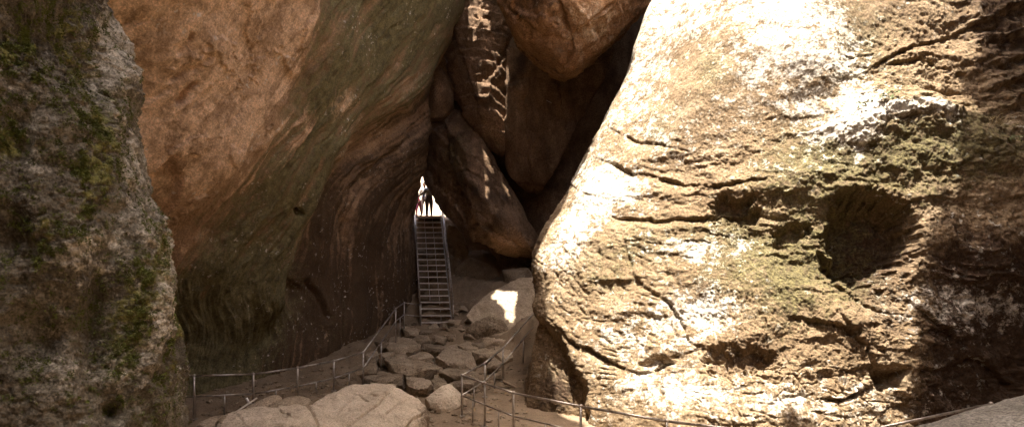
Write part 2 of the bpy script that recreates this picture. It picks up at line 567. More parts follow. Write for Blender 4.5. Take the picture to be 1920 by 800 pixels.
def relief_right(px, py, P, Nn):
    sh = px.shape
    q = P.reshape(-1, 3)
    pxy = np.stack([px.ravel() / 100, py.ravel() / 100, np.zeros(px.size)], 1)
    wob = fbm(pxy * 1.1, 4, 0.5, 1).reshape(sh); wob2 = fbm(pxy * 1.1, 4, 0.5, 2).reshape(sh)
    X = px + wob * 26; Y = py + wob2 * 26
    big = fbm(q * 0.22, 4, 0.5, 4).reshape(sh)
    h = 0.55 * big
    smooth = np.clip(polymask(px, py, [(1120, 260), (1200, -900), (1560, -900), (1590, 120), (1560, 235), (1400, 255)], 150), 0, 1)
    # ledge with a boulder-like bulge under it
    d, sd, tt = polydist(X, Y, LEDGE)
    below = (sd > 0); d_l = d
    fade = sstep(1.0, 0.9, tt)
    ledge = np.where(below, np.exp(-(d / 200.0) ** 1.5) * sstep(1480, 1640, px + 0.25 * (py - 220) + 30 * wob), np.exp(-(d / 34.0) ** 2) * sstep(1500, 1640, px)) * fade
    h += 0.42 * ledge
    # recessed dirt shelf on the ledge
    # terraces: slow bulge, sharp undercut (weathered bedding)
    rough = (1 - 0.96 * smooth) * sstep(60, 300, py + (px - 1200) * 0.35)
    rough = np.clip(rough, 0, 1) * (1 - 0.55 * blob(px, py, 1450, 755, 280, 55))
    left_calm = sstep(1010, 1180, px - (py - 400) * 0.05)
    s = (Y + 0.10 * X + 70 * fbm(pxy * np.array([0.5, 1.1, 1]), 6, 0.6, 6).reshape(sh)) / 72.0
    saw = s - np.floor(s)
    terr = np.where(saw < 0.86, saw / 0.86, (1 - saw) / 0.14)
    tamp = np.clip(0.55 + 1.3 * fbm(pxy * np.array([0.5, 0.8, 1]), 3, 0.5, 8).reshape(sh), 0, 1.4)
    h += 0.07 * (terr - 0.5) * tamp * rough * left_calm
    s2 = (Y - 0.15 * X + 46 * fbm(pxy * np.array([0.8, 1.6, 1]), 6, 0.62, 16).reshape(sh)) / 27.0
    saw2 = s2 - np.floor(s2)
    terr2 = np.where(saw2 < 0.8, saw2 / 0.8, (1 - saw2) / 0.2)
    tamp2 = np.clip(0.2 + 1.6 * fbm(pxy * np.array([0.7, 1.0, 1]), 3, 0.5, 18).reshape(sh), 0, 1.3)
    h += 0.075 * (terr2 - 0.5) * tamp2 * rough * sstep(1050, 1350, px)
    # lumps and pits
    f1 = fbm(q * 1.1, 6, 0.55, 11).reshape(sh)
    f2 = fbm(q * 4.5, 5, 0.6, 12).reshape(sh)
    f3 = fbm(q * 9.0, 4, 0.6, 13, ridged=True).reshape(sh)
    right = sstep(1350, 1600, px + (py - 300) * 0.1)
    f4 = fbm(q * 19.0, 3, 0.65, 14).reshape(sh)
    h += (0.04 + 0.13 * rough * (0.4 + 0.9 * right)) * f1 + (0.016 + 0.050 * rough * (0.5 + 0.7 * right)) * f2 + (0.006 + 0.020 * rough) * f3 + (0.009 + 0.012 * rough) * f4
    # big strata in the shaded upper right
    ur = sstep(1780, 1860, px - (py * 0.15)) * sstep(330, 180, py)
    st = (py + 0.40 * px + 30 * wob + 40 * fbm(pxy * np.array([1.0, 2.4, 1]), 6, 0.62, 29).reshape(sh)) / 46.0
    st -= np.floor(st)
    h += 0.15 * ur * np.where(st < 0.7, st / 0.7, (1 - st) / 0.3)
    # hollows
    wx, wy = X + 26 * fbm(pxy * 4, 4, 0.6, 25).reshape(sh), Y + 26 * fbm(pxy * 4, 4, 0.6, 26).reshape(sh)
    h -= 0.85 * polymask(wx, wy, [(1556, 400), (1580, 372), (1660, 380), (1700, 400), (1720, 440), (1700, 490), (1650, 520), (1600, 535), (1570, 515), (1556, 460)], 18)
    h -= 0.3 * polymask(wx, wy, [(1335, 385), (1360, 372), (1420, 375), (1432, 395), (1405, 428), (1370, 412), (1340, 408)], 8)
    h -= 0.25 * polymask(wx, wy, [(1445, 430), (1490, 428), (1520, 445), (1495, 475), (1460, 468)], 8)
    h -= 0.25 * polymask(X, Y, [(1535, 480), (1560, 500), (1560, 515), (1540, 508)], 6)
    h -= 0.28 * polymask(wx, wy, [(1320, 668), (1350, 650), (1440, 655), (1455, 680), (1400, 692), (1335, 690)], 9)
    h -= 0.18 * polymask(X, Y, [(1200, 680), (1240, 672), (1260, 686), (1225, 700)], 6)
    h -= 0.30 * polymask(X, Y, [(1640, 700), (1700, 690), (1690, 720), (1650, 725)], 8)
    h += 0.35 * blob(px, py, 1470, 560, 170, 60, 20) + 0.25 * blob(px, py, 1600, 610, 90, 50, 35)
    h += 0.25 * blob(px, py, 1500, 350, 120, 45, 5)
    # undercut foot at the left
    d, sd, tt = polydist(X, Y, [(985, 470), (1000, 560), (1045, 612), (1082, 650), (1100, 690), (1108, 740), (1112, 830), (1112, 900)])
    cut = np.where(sd > 0, sstep(0, 26, d), 0)
    h -= 0.42 * cut * sstep(500, 620, py)
    # rounded bevel to the left edge, kept smooth
    fz = fbm(pxy * 5.0, 4, 0.6, 27).reshape(sh); fz2 = fbm(pxy * 5.0, 4, 0.6, 28).reshape(sh)
    for pts, w, dep in CRACKS:
        x0, x1 = min(p[0] for p in pts) - 70, max(p[0] for p in pts) + 70
        y0, y1 = min(p[1] for p in pts) - 70, max(p[1] for p in pts) + 70
        m = (px > x0) & (px < x1) & (py > y0) & (py < y1)
        if not m.any(): continue
        d, sd, tt = polydist(px[m] + wob[m] * 10 + fz[m] * 7, py[m] + wob2[m] * 10 + fz2[m] * 7, pts)
        ends = np.minimum(1, np.minimum(tt, 1 - tt) * 6 + 0.15) * np.clip(0.75 + 1.6 * fz2[m] + 1.2 * f1[m], 0.05, 1.3)
        low_side = sd > 0
        h[m] -= dep * ends * np.where(low_side, np.exp(-d / (w * 1.5)), np.exp(-(d / 1.6) ** 2))
        h[m] += 0.10 * dep * ends * np.where(low_side, 0, np.exp(-(d / (w * 3.0))))
    for pts, w, dep in STROKES:
        x0, x1 = min(p[0] for p in pts) - 9, max(p[0] for p in pts) + 9
        y0, y1 = min(p[1] for p in pts) - 9, max(p[1] for p in pts) + 9
        m = (px > x0) & (px < x1) & (py > y0) & (py < y1)
        if not m.any(): continue
        d, _, tt = polydist(px[m] + wob[m] * 4, py[m] + wob2[m] * 4, pts)
        h[m] -= 0.68 * dep * np.exp(-(d / (0.85 * w)) ** 2)
    # what grows on it, stains, and shade painted into hollows, foot and right side
    n = fbm(pxy * 1.6, 5, 0.6, 21).reshape(sh)
    moss = 0.75 * blob(px, py, 1560, 300, 190, 120) + 0.7 * blob(px, py, 1480, 520, 200, 120) + 0.55 * blob(px, py, 1600, 70, 120, 110) \
        + 0.6 * blob(px, py, 1820, 280, 120, 90) + 0.55 * blob(px, py, 1330, 120, 60, 80) + 0.35 * blob(px, py, 1300, 450, 120, 60) \
        + 0.5 * blob(px, py, 1180, 60, 20, 30) + 0.55 * blob(px, py, 1440, 10, 120, 22) + 0.5 * blob(px, py, 1230, 240, 50, 60) + 0.45 * blob(px, py, 1130, 500, 90, 90)
    moss = np.clip(moss + 0.22 * n, 0, 1)
    stain_shade = 0.95 * sstep(1700, 1800, px + 0.1 * (py - 500)) * sstep(380, 520, py) + 0.55 * sstep(1740, 1860, px) * sstep(320, 60, py) \
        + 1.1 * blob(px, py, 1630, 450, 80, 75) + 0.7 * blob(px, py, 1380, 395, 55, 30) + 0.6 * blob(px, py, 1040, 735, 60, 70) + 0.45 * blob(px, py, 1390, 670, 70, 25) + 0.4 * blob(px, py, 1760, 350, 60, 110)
    stain_shade = stain_shade + 0.48 * blob(px, py, 1400, 550, 270, 120) * (0.9 + 1.6 * n) + 0.3 * blob(px, py, 1640, 620, 110, 110)
    stain_shade = np.clip(stain_shade + 0.15 * n, 0, 1)
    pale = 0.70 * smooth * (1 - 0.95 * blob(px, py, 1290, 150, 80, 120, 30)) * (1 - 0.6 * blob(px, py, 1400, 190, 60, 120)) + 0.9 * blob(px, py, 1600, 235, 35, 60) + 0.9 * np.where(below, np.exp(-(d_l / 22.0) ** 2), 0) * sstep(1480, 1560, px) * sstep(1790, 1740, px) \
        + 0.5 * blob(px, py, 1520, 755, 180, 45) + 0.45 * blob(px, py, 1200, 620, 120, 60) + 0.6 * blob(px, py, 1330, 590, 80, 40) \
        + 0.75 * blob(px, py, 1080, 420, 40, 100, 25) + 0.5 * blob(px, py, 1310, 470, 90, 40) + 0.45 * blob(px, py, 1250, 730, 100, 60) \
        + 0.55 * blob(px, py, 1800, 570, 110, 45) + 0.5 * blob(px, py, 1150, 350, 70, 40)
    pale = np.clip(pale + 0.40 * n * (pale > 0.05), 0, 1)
    return h, {'moss': moss, 'stain_shade': stain_shade, 'pale': pale}


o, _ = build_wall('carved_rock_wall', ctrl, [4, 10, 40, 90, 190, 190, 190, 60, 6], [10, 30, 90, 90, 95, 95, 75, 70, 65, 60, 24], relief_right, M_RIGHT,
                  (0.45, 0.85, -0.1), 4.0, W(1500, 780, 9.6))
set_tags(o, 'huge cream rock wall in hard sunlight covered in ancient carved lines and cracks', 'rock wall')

# ================================================================== LEFT LEANING SLAB
rows_py = [-620, -380, -100, 0, 150, 300, 430, 550, 650, 760, 900]
silL = [800, 822, 846, 838, 803, 792, 770, 778, 786, 786, 786]
colpx = [-150, 60, 250, 400, 520, 640, 720]
dl = [[5.6, 6.2, 7.0, 8.3, 9.8, 11.6, 13.4, 15.2, 15.8], [6.1, 6.8, 7.7, 9.1, 10.6, 12.5, 14.4, 16.6, 17.3],
      [6.7, 7.5, 8.5, 10, 11.5, 13.5, 15.5, 18, 18.8], [7.1, 8.0, 9.0, 10.5, 12, 14, 16, 18.6, 19.4],
      [7.6, 8.6, 9.6, 11.2, 12.8, 14.8, 17, 19.6, 20.5], [8.1, 9.2, 10.2, 11.8, 13.6, 16.0, 18.4, 20.8, 21.8],
      [8.9, 10.2, 11.2, 12.8, 14.7, 17.0, 19.4, 22.4, 23.4], [9.4, 10.9, 12.1, 13.5, 15.2, 17.8, 20.2, 22.6, 23.6],
      [9.6, 11.2, 12.5, 13.9, 15.6, 18.0, 20.4, 22.6, 23.6], [9.6, 11.2, 12.5, 13.9, 15.6, 18.0, 20.4, 22.6, 23.6], [9.6, 11.2, 12.5, 13.9, 15.6, 18, 20.4, 22.6, 23.6]]
ctrl = []
for r, py in enumerate(rows_py):
    s = silL[r]
    row = []
    for k, p in enumerate(colpx):
        row.append(W(p + (s - 790) * (k / 6.0) * 0.7, py, dl[r][k]))
    row.append(W(s - 12, py, dl[r][7])); row.append(W(s, py, dl[r][8]))
    row.append(W(s - 14, py, dl[r][8] + 1.6)); row.append(W(s - 150, py, dl[r][8] + 5))
    for p in row: p[2] = min(p[2], 16.3 - 0.3 * r)
    ctrl.append(row)

FOLD1 = [(575, -300), (545, 0), (520, 60), (497, 150), (470, 230), (400, 310), (345, 390), (300, 470), (240, 560)]
FOLD2 = [(900, -60), (835, 40), (800, 110), (735, 180), (655, 245), (592, 320), (552, 390), (526, 470), (505, 560), (440, 640), (380, 760)]


def relief_left(px, py, P, Nn):
    sh = px.shape
    q = P.reshape(-1, 3)
    pxy = np.stack([px.ravel() / 100, py.ravel() / 100, np.zeros(px.size)], 1)
    wob = fbm(pxy * 0.9, 4, 0.55, 31).reshape(sh); wob2 = fbm(pxy * 0.9, 4, 0.55, 32).reshape(sh)
    X = px + 22 * wob; Y = py + 22 * wob2
    h = 0.5 * fbm(q * 0.2, 3, 0.5, 33).reshape(sh)
    d1, s1, t1 = polydist(X, Y, FOLD1)
    sd1 = d1 * s1                       # positive on one side; resolved below
    up = np.sign(polydist(np.array([350.0]), np.array([100.0]), FOLD1)[1][0])
    sd1 *= up                           # positive up-left of the fold
    h += 0.15 * sstep(-34, 26, sd1 + 26 * wob2)
    d2, s2, t2 = polydist(X, Y, FOLD2)
    up2 = np.sign(polydist(np.array([500.0]), np.array([100.0]), FOLD2)[1][0])
    sd2 = d2 * s2 * up2
    lowf = sstep(700, 520, py)
    h += 0.62 * sstep(-60, 34, sd2) * (0.35 + 0.65 * lowf) - 0.26 * np.exp(-((sd2 + 36) / 20) ** 2) * sstep(0.02, 0.2, t2) * lowf
    # flow of the weathered rock: diagonal up right on the left, turning vertical to the right
    w = sstep(480, 700, px + 0.1 * py) * sstep(200, 480, py)
    wv = sstep(430, 640, py) * 0.8
    w = np.maximum(w, wv)
    stream = (1 - w) * (0.80 * X + 0.60 * Y) + w * (X * 1.0 + 160)
    along = ((1 - w) * (0.60 * X - 0.80 * Y) - w * Y) * (1 - 0.35 * w)
    stream = stream - 12 * wob * w
    fl = np.stack([stream.ravel() / 34, along.ravel() / 260, np.zeros(px.size)], 1)
    flow = fbm(fl, 5, 0.55, 35).reshape(sh)
    flow2 = fbm(fl * np.array([2.7, 1.6, 1]), 4, 0.55, 36, ridged=True).reshape(sh)
    zone = sstep(30, -60, sd1)          # below the first fold the rock is fluted
    flow3 = fbm(fl * np.array([3.6, 0.45, 1]), 6, 0.66, 45).reshape(sh)
    h += (0.07 + 0.17 * zone) * flow + (0.012 + 0.04 * zone) * flow2 + (0.01 + 0.03 * zone) * flow3
    f1 = fbm(q * 1.0, 6, 0.52, 37).reshape(sh)
    f2 = fbm(q * 4.0, 5, 0.6, 38).reshape(sh)
    f3 = fbm(q * 11.0, 3, 0.6, 39).reshape(sh)
    h += 0.07 * f1 + 0.022 * f2 + 0.008 * f3
    # scabs on the tan face
    sc = fbm(q * 0.75, 5, 0.6, 44).reshape(sh)
    h += 0.05 * sstep(0.10, 0.16, sc) * sstep(-20, 20, sd1)
    for pts, ww, dep in (([(292, 118), (283, 150), (274, 178)], 5, 0.14), ([(262, 60), (285, 40), (290, 22)], 6, 0.08), ([(246, 120), (300, 85), (320, 60)], 5, 0.08),
                         ([(640, 380), (690, 320), (760, 260), (798, 190)], 7, 0.16), ([(560, 430), (548, 520), (520, 600)], 6, 0.1),
                         ([(700, 420), (706, 500), (700, 590)], 9, 0.14), ([(640, 400), (652, 520), (640, 640)], 8, 0.1),
                         ([(575, 520), (600, 560), (614, 610)], 5, 0.12), ([(250, 300), (262, 280), (290, 295)], 9, 0.09)):
        d, sd, tt = polydist(X, Y, pts)
        h -= dep * np.exp(-(d / ww) ** 2) * np.minimum(1, np.minimum(tt, 1 - tt) * 6 + 0.1)
    h -= 0.5 * polymask(px, py, [(513, 366), (524, 364), (529, 374), (517, 378)], 3)
    h -= 0.22 * polymask(X, Y, [(530, 540), (556, 526), (590, 545), (612, 600), (600, 640), (560, 590)], 14)
    h -= 0.14 * polymask(X, Y, [(245, 285), (270, 262), (292, 300), (285, 355), (262, 380), (245, 350)], 6)
    n = fbm(pxy * 1.3, 5, 0.6, 41).reshape(sh)
    sd1 = sd1 + 110 * flow + 90 * flow3 + 40 * n
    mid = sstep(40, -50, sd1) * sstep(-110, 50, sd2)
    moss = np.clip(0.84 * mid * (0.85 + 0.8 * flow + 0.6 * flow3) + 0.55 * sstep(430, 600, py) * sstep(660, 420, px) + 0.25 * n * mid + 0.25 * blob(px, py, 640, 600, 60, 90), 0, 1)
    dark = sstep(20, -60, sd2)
    stain_shade = np.clip(dark * (0.62 + 0.55 * flow + 0.75 * flow3) + 0.5 * sstep(400, 600, py) * (0.7 + 0.6 * flow + 0.8 * flow3) + mid * (0.12 + 0.7 * flow + 0.9 * flow3)
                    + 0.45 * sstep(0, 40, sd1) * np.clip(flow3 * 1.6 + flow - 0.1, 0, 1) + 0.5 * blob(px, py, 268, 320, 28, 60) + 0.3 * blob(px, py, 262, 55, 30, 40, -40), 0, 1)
    pale = np.clip(0.6 * sstep(-50, 60, sd1) * sstep(600, 250, py) * (0.9 + 0.9 * flow) + 0.3 * n * sstep(-6, 20, sd1) + 0.5 * blob(px, py, 610, 185, 25, 40, 35)  # tan zone, paled further to stand in for bounced light
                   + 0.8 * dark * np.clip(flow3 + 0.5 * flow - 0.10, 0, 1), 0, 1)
    return h, {'moss': moss, 'stain_shade': stain_shade, 'pale': pale}


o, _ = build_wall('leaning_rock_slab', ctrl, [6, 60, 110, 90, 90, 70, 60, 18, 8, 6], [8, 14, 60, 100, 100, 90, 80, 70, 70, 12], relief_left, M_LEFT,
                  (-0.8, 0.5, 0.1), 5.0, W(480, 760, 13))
set_tags(o, 'immense orange brown slab of cave rock leaning over the stairs with fluted dark streaks', 'rock wall')

# ================================================================== NEAR MOSSY ROCK (left edge)
rows_py = [-400, -120, 0, 130, 240, 350, 470, 620, 720, 800, 1000]
silN = [196, 206, 214, 233, 244, 268, 300, 327, 345, 352, 368]
ctrl = []
for r, py in enumerate(rows_py):
    s = silN[r]
    k = (py - 400) / 1000.0
    ctrl.append([W(-900, py, 1.9 - 0.1 * k), W(-350, py, 2.45 - 0.1 * k), W(-60, py, 2.85 - 0.15 * k), W(90 + (s - 214) * .3, py, 3.1 - 0.2 * k), W(s - 55, py, 3.45 - 0.2 * k),
                 W(s - 14, py, 3.8 - 0.2 * k), W(s, py, 4.15 - 0.2 * k), W(s - 14, py, 4.7 - 0.2 * k), W(s - 120, py, 5.8 - 0.2 * k)])


def relief_near(px, py, P, Nn):
    sh = px.shape
    q = P.reshape(-1, 3)
    f0 = fbm(q * 0.7, 3, 0.5, 51).reshape(sh)
    f1 = fbm(q * 2.4, 5, 0.55, 52).reshape(sh)
    f2 = fbm(q * 9, 5, 0.6, 53).reshape(sh)
    f3 = fbm(q * 30, 3, 0.6, 54).reshape(sh)
    h = 0.10 * f0 + 0.11 * f1 + 0.042 * f2 + 0.013 * f3
    for cx, cy, rx, ry, a in ((150, 90, 60, 110, 20), (60, 60, 70, 50, 0), (30, 240, 50, 90, 0), (200, 150, 20, 70, 10), (60, 640, 60, 60, 0), (215, 770, 24, 26, 0), (20, 450, 50, 60, 0), (190, 590, 30, 120, 8)):
        h -= 0.15 * blob(px + 25 * f1, py + 25 * f1, cx, cy, rx, ry, a)
    for cx, cy, rx, ry, a in ((110, 210, 60, 60, 0), (225, 120, 18, 100, 8), (120, 440, 60, 80, 0), (285, 600, 30, 130, 12)):
        h += 0.07 * blob(px, py, cx, cy, rx, ry, a)
    n = fbm(q * 5, 5, 0.65, 55).reshape(sh)
    # cushions of moss
    mz = 0.55 * blob(px, py, 60, 90, 90, 60) + 0.65 * blob(px, py, 185, 230, 34, 150, 12) + 0.6 * blob(px, py, 20, 260, 40, 60) + 0.75 * blob(px, py, 255, 560, 30, 190, 14) \
        + 0.5 * blob(px, py, 90, 440, 50, 40) + 0.5 * blob(px, py, 170, 60, 22, 60) + 0.6 * blob(px, py, 320, 640, 14, 100, 14) + 0.4 * blob(px, py, 170, 350, 30, 60) + 0.25
    n2 = fbm(q * 22, 4, 0.65, 56).reshape(sh)
    cush = sstep(-0.12, 0.35, 0.7 * n + 0.8 * n2 + 0.75 * (mz - 0.55)) * np.clip(mz * 1.5, 0.25, 1)
    h += 0.03 * cush * (0.6 + 1.2 * np.abs(f2))
    moss = np.clip(cush * 0.72, 0, 1)
    stain_shade = np.clip(0.42 + 0.8 * f1 - 0.7 * blob(px, py, 250, 350, 60, 120) - 0.5 * blob(px, py, 285, 500, 40, 200), 0, 1)
    pale = np.clip(0.5 * blob(px, py, 60, 190, 40, 60) + 0.55 * blob(px, py, 245, 330, 30, 120, -12) + 0.55 * blob(px, py, 150, 470, 70, 60) + 0.5 * blob(px, py, 120, 700, 60, 60)
                   + 0.5 * blob(px, py, 225, 690, 25, 70) + 0.9 * blob(px, py, 210, 455, 9, 12) + 0.45 * blob(px, py, 70, 300, 30, 40) + 0.5 * blob(px, py, 215, 60, 18, 60) + 0.55 * blob(px, py, 300, 520, 26, 260, 14) + 0.45 * blob(px, py, 225, 120, 14, 120, 6) + 0.35 * f1, 0, 1)
    return h, {'moss': moss, 'stain_shade': stain_shade, 'pale': pale}


o, NEARP = build_wall('mossy_rock', ctrl, [10, 40, 110, 120, 70, 40, 20, 8], [12, 40, 70, 65, 65, 70, 80, 60, 50, 14], relief_near, M_NEAR, (-0.9, 0.35, 0), 1.6, W(100, 1000, 3.1))
set_tags(o, 'dark grey rock face with green moss cushions close to the viewer', 'rock')

# raised cushions of moss: small leafy tufts where the rock carries moss
def moss_tufts(P, dens, count, size, mat, label, seed):
    r = np.random.default_rng(seed)
    Nn = grid_normals(P)
    eye = np.array([0, 0, ZC]) - P
    Nn *= np.sign((Nn * eye).sum(-1))[..., None]
    w_ = dens.ravel().clip(0, None); w_ = w_ / w_.sum()
    ids = r.choice(len(w_), size=count, p=w_)
    base = P.reshape(-1, 3)[ids]; nn = Nn.reshape(-1, 3)[ids]
    k = 5
    base = np.repeat(base, k, 0); nn = np.repeat(nn, k, 0)
    d = nn * 0.6 + r.normal(size=nn.shape) * 0.55 + np.array([0, 0, -0.15])
    d /= np.linalg.norm(d, axis=1)[:, None]
    sdv = np.cross(d, r.normal(size=nn.shape)); sdv /= np.linalg.norm(sdv, axis=1)[:, None]
    L = size * r.uniform(0.5, 1.5, (len(base), 1))
    b = base + r.normal(size=nn.shape) * size * 0.5 - nn * size * 0.15
    V = np.stack([b, b + d * L * 0.55 + sdv * L * 0.3, b + d * L, b + d * L * 0.55 - sdv * L * 0.3], 1).reshape(-1, 3)
    Fq = np.arange(len(V), dtype=np.int32).reshape(-1, 4)
    o_ = mesh_obj('moss', V, Fq, mat, smooth=False)
    return set_tags(o_, label, 'moss', kind='stuff')


M_MOSS = plain_mat('moss cushion', (0.105, 0.115, 0.030), 0.9, var=0.5, scale=9, spec=0.1)
NPX = (960 + F * NEARP[..., 0] / NEARP[..., 1]); NPY = (500 - F * (NEARP[..., 2] - ZC) / NEARP[..., 1])
md = 0.8 * blob(NPX, NPY, 60, 90, 90, 70) + 1.0 * blob(NPX, NPY, 190, 230, 32, 150, 12) + 0.8 * blob(NPX, NPY, 15, 260, 40, 70) + 1.2 * blob(NPX, NPY, 265, 560, 30, 190, 14) \
    + 0.8 * blob(NPX, NPY, 90, 440, 50, 40) + 0.7 * blob(NPX, NPY, 172, 60, 22, 60) + 1.4 * blob(NPX, NPY, 318, 620, 14, 130, 14) + 0.5 * blob(NPX, NPY, 170, 350, 30, 60) + 0.30
nq = NEARP.reshape(-1, 3)
md = md * sstep(0.0, 0.30, (0.6 * fbm(nq * 6, 4, 0.6, 57) + 0.7 * fbm(nq * 20, 3, 0.6, 58)).reshape(md.shape)) * (NPX > -60) * (NPY > -30) * (NPY < 830)
moss_tufts(NEARP, md, 17000, 0.010, M_MOSS, 'green moss tufts growing in patches on the near dark rock face', 4)

# ================================================================== GROUND
GC = []
for px, py, d in [(480, 745, 12.8), (560, 730, 14), (640, 712, 15.6), (700, 722, 15.4), (740, 640, 19.6), (770, 606, 21.2), (740, 607, 21.3), (820, 613, 21), (860, 612, 21), (920, 615, 20.5), (960, 617, 20), (940, 720, 15.4),
                  (760, 672, 18), (860, 665, 18.2), (900, 690, 16.8), (960, 690, 17), (866, 785, 11.9), (940, 775, 12.3), (980, 760, 13), (800, 770, 12.4), (740, 740, 14.3), (400, 775, 12.2),
                  (850, 570, 22.3), (900, 560, 21.6), (960, 560, 21), (1000, 590, 19.5), (860, 520, 23.3), (920, 525, 23), (980, 525, 22.6), (850, 460, 24.6), (900, 470, 24.6), (990, 480, 24.4), (830, 420, 25.3), (1100, 480, 23.5), (1200, 600, 19)]:
    GC.append(W(px, py, d))
for x, y, z in [(-9, 9, 0.1), (-5, 9, 0), (-2, 9, 0), (2, 9, 0), (5, 9, 0), (9, 9, 0.2), (0, 7, 0.1), (5, 6.5, 0.4), (-5, 6.5, 0.4), (-9, 6, 0.8), (0, 4, 0.9), (4, 4, 0.9), (-3, 3, 1.0), (0, 1, 1.6), (0, -4, 1.7), (8, 0, 1.7), (-8, 0, 1.7),
                (2, 13.5, 0), (5, 12, 0), (9, 12, 0), (3, 17, 0.3),
                (-3.4, 22.2, 1.9), (-3.4, 23.2, 2.9), (-3.4, 24.3, 3.9), (-3.4, 25.1, 4.6), (-4.3, 22.6, 2.2), (-4.5, 24.2, 4.2), (-4.2, 25.9, 5.5), (-3.6, 26.0, 5.5)]:
    GC.append(np.array([x, y, z], dtype=float))
GC = np.array(GC)


def ground_z(x, y):
    x = np.asarray(x, dtype=float); y = np.asarray(y, dtype=float)
    num = np.zeros(x.shape); den = np.zeros(x.shape)
    for gx, gy, gz in GC:
        w = 1.0 / (((x - gx) ** 2 + (y - gy) ** 2) ** 1.6 + 0.04)
        num += w * gz; den += w
    z = num / den
    gpx, gpy = 960 + F * x / np.maximum(y, 1), 500 - F * (z - ZC) / np.maximum(y, 1)
    z = z - 0.34 * polymask(gpx, gpy, [(690, 735), (672, 690), (700, 650), (735, 614), (780, 612), (850, 616), (965, 612), (975, 640), (930, 690), (880, 740), (800, 735)], 12) * (y > 13) * (y < 21.2)
    out = sstep(25.3, 26.0, y)
    z = z * (1 - out) + (5.72 + 0.16 * np.clip(y - 26, 0, 4)) * out
    return z


gx = np.concatenate([[-220, -90, -40, -22, -14, -11], np.linspace(-9.5, 6, 300), [8, 11, 15, 24, 45, 90, 220]])
gy = np.concatenate([[-220, -90, -40, -18, -8, -3, 0, 2, 4, 5.5], np.linspace(6.5, 26.5, 380), [28, 32, 40, 60, 110, 260]])
GX, GY = np.meshgrid(gx, gy)
GZ = ground_z(GX, GY)
q = np.stack([GX.ravel(), GY.ravel(), np.zeros(GX.size)], 1)
near = sstep(7.5, 9, GY) * sstep(26.4, 25.5, GY)
bank = sstep(20.6, 22, GY)
GZ = GZ + near * (0.05 * fbm(q * 1.6, 6, 0.6, 61) + 0.022 * fbm(q * 7, 5, 0.65, 62)).reshape(GX.shape) * (1 + 4.0 * bank)
path = sstep(0.4, -0.2, GZ) * 0.6
GP = np.stack([GX, GY, GZ], -1)
o = mesh_obj('ground', GP.reshape(-1, 3), grid_faces(*GX.shape), M_DIRT, attrs={'pale': np.zeros(GX.size), 'stain_shade': (0.6 * bank * sstep(-1.0, 1.0, GX)).ravel()})
set_tags(o, kind='structure')


# ================================================================== JAMMED BOULDERS
def pts_px(outline, d, thick, front=(), lift=0.0):
    """outline (px, py[, d]) with its own distance, a back side `thick` behind and front points"""
    P = []
    cx = sum(p[0] for p in outline) / len(outline); cy = sum(p[1] for p in outline) / len(outline)
    for p in outline:
        dd = p[2] if len(p) > 2 else d
        a = W(p[0], p[1], dd)
        P.append(a)
        b = W(cx + (p[0] - cx) * 0.85, cy + (p[1] - cy) * 0.85, dd)
        P.append(b + np.array([0, thick, lift]))
    for p in front: P.append(W(*p))
    return P


def broken(bed, period, amp, lines=(), seed=0):
    """bedding ledges and open cracks cut into a boulder"""
    bed = np.array(bed, dtype=float); bed /= np.linalg.norm(bed)

    def f(V, Nn):
        X, Y = pix(V)
        s_ = (V @ bed) / period + 0.55 * fbm(V * 0.9, 5, 0.6, seed + 31) + 0.25 * fbm(V * 4, 3, 0.6, seed + 32)
        k = np.floor(s_); fr = s_ - k
        lvl = np.sin(k * 12.9898 + seed) * 43758.5453
        lvl = lvl - np.floor(lvl)
        edge = np.where(fr < 0.88, fr / 0.88, (1 - fr) / 0.12)
        h = amp * (0.7 * (edge - 0.5) + 0.8 * (lvl - 0.5))
        w1 = fbm(V * 2.5, 4, .6, 83 + seed); w2 = fbm(V * 2.5, 4, .6, 84 + seed)
        for pts, w, dep in lines:
            d, sd, tt = polydist(X + 9 * w1, Y + 9 * w2, pts)
            h = h - dep * np.where(sd > 0, np.exp(-d / (1.6 * w)), np.exp(-(d / 1.5) ** 2))
        h = h + 0.025 * fbm(V * 7, 4, 0.65, seed + 33)
        return V + Nn * h[:, None]
    return f


def jam_attrs(pale_lit_spots=(), moss_spots=(), base_pale=0.0):  # pale patches mix lighter rock with painted sun spots and bounce
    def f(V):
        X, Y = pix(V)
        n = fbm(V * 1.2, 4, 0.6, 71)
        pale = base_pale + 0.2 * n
        for s in pale_lit_spots: pale = pale + s[-1] * blob(X, Y, *s[:-1])
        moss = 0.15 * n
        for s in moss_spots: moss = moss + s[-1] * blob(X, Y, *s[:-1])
        return {'pale': np.clip(pale, 0, 1), 'moss': np.clip(moss, 0, 1), 'stain_shade': np.clip(0.25 + 0.9 * fbm(V * 0.8, 4, 0.55, 72), 0, 1)}
    return f


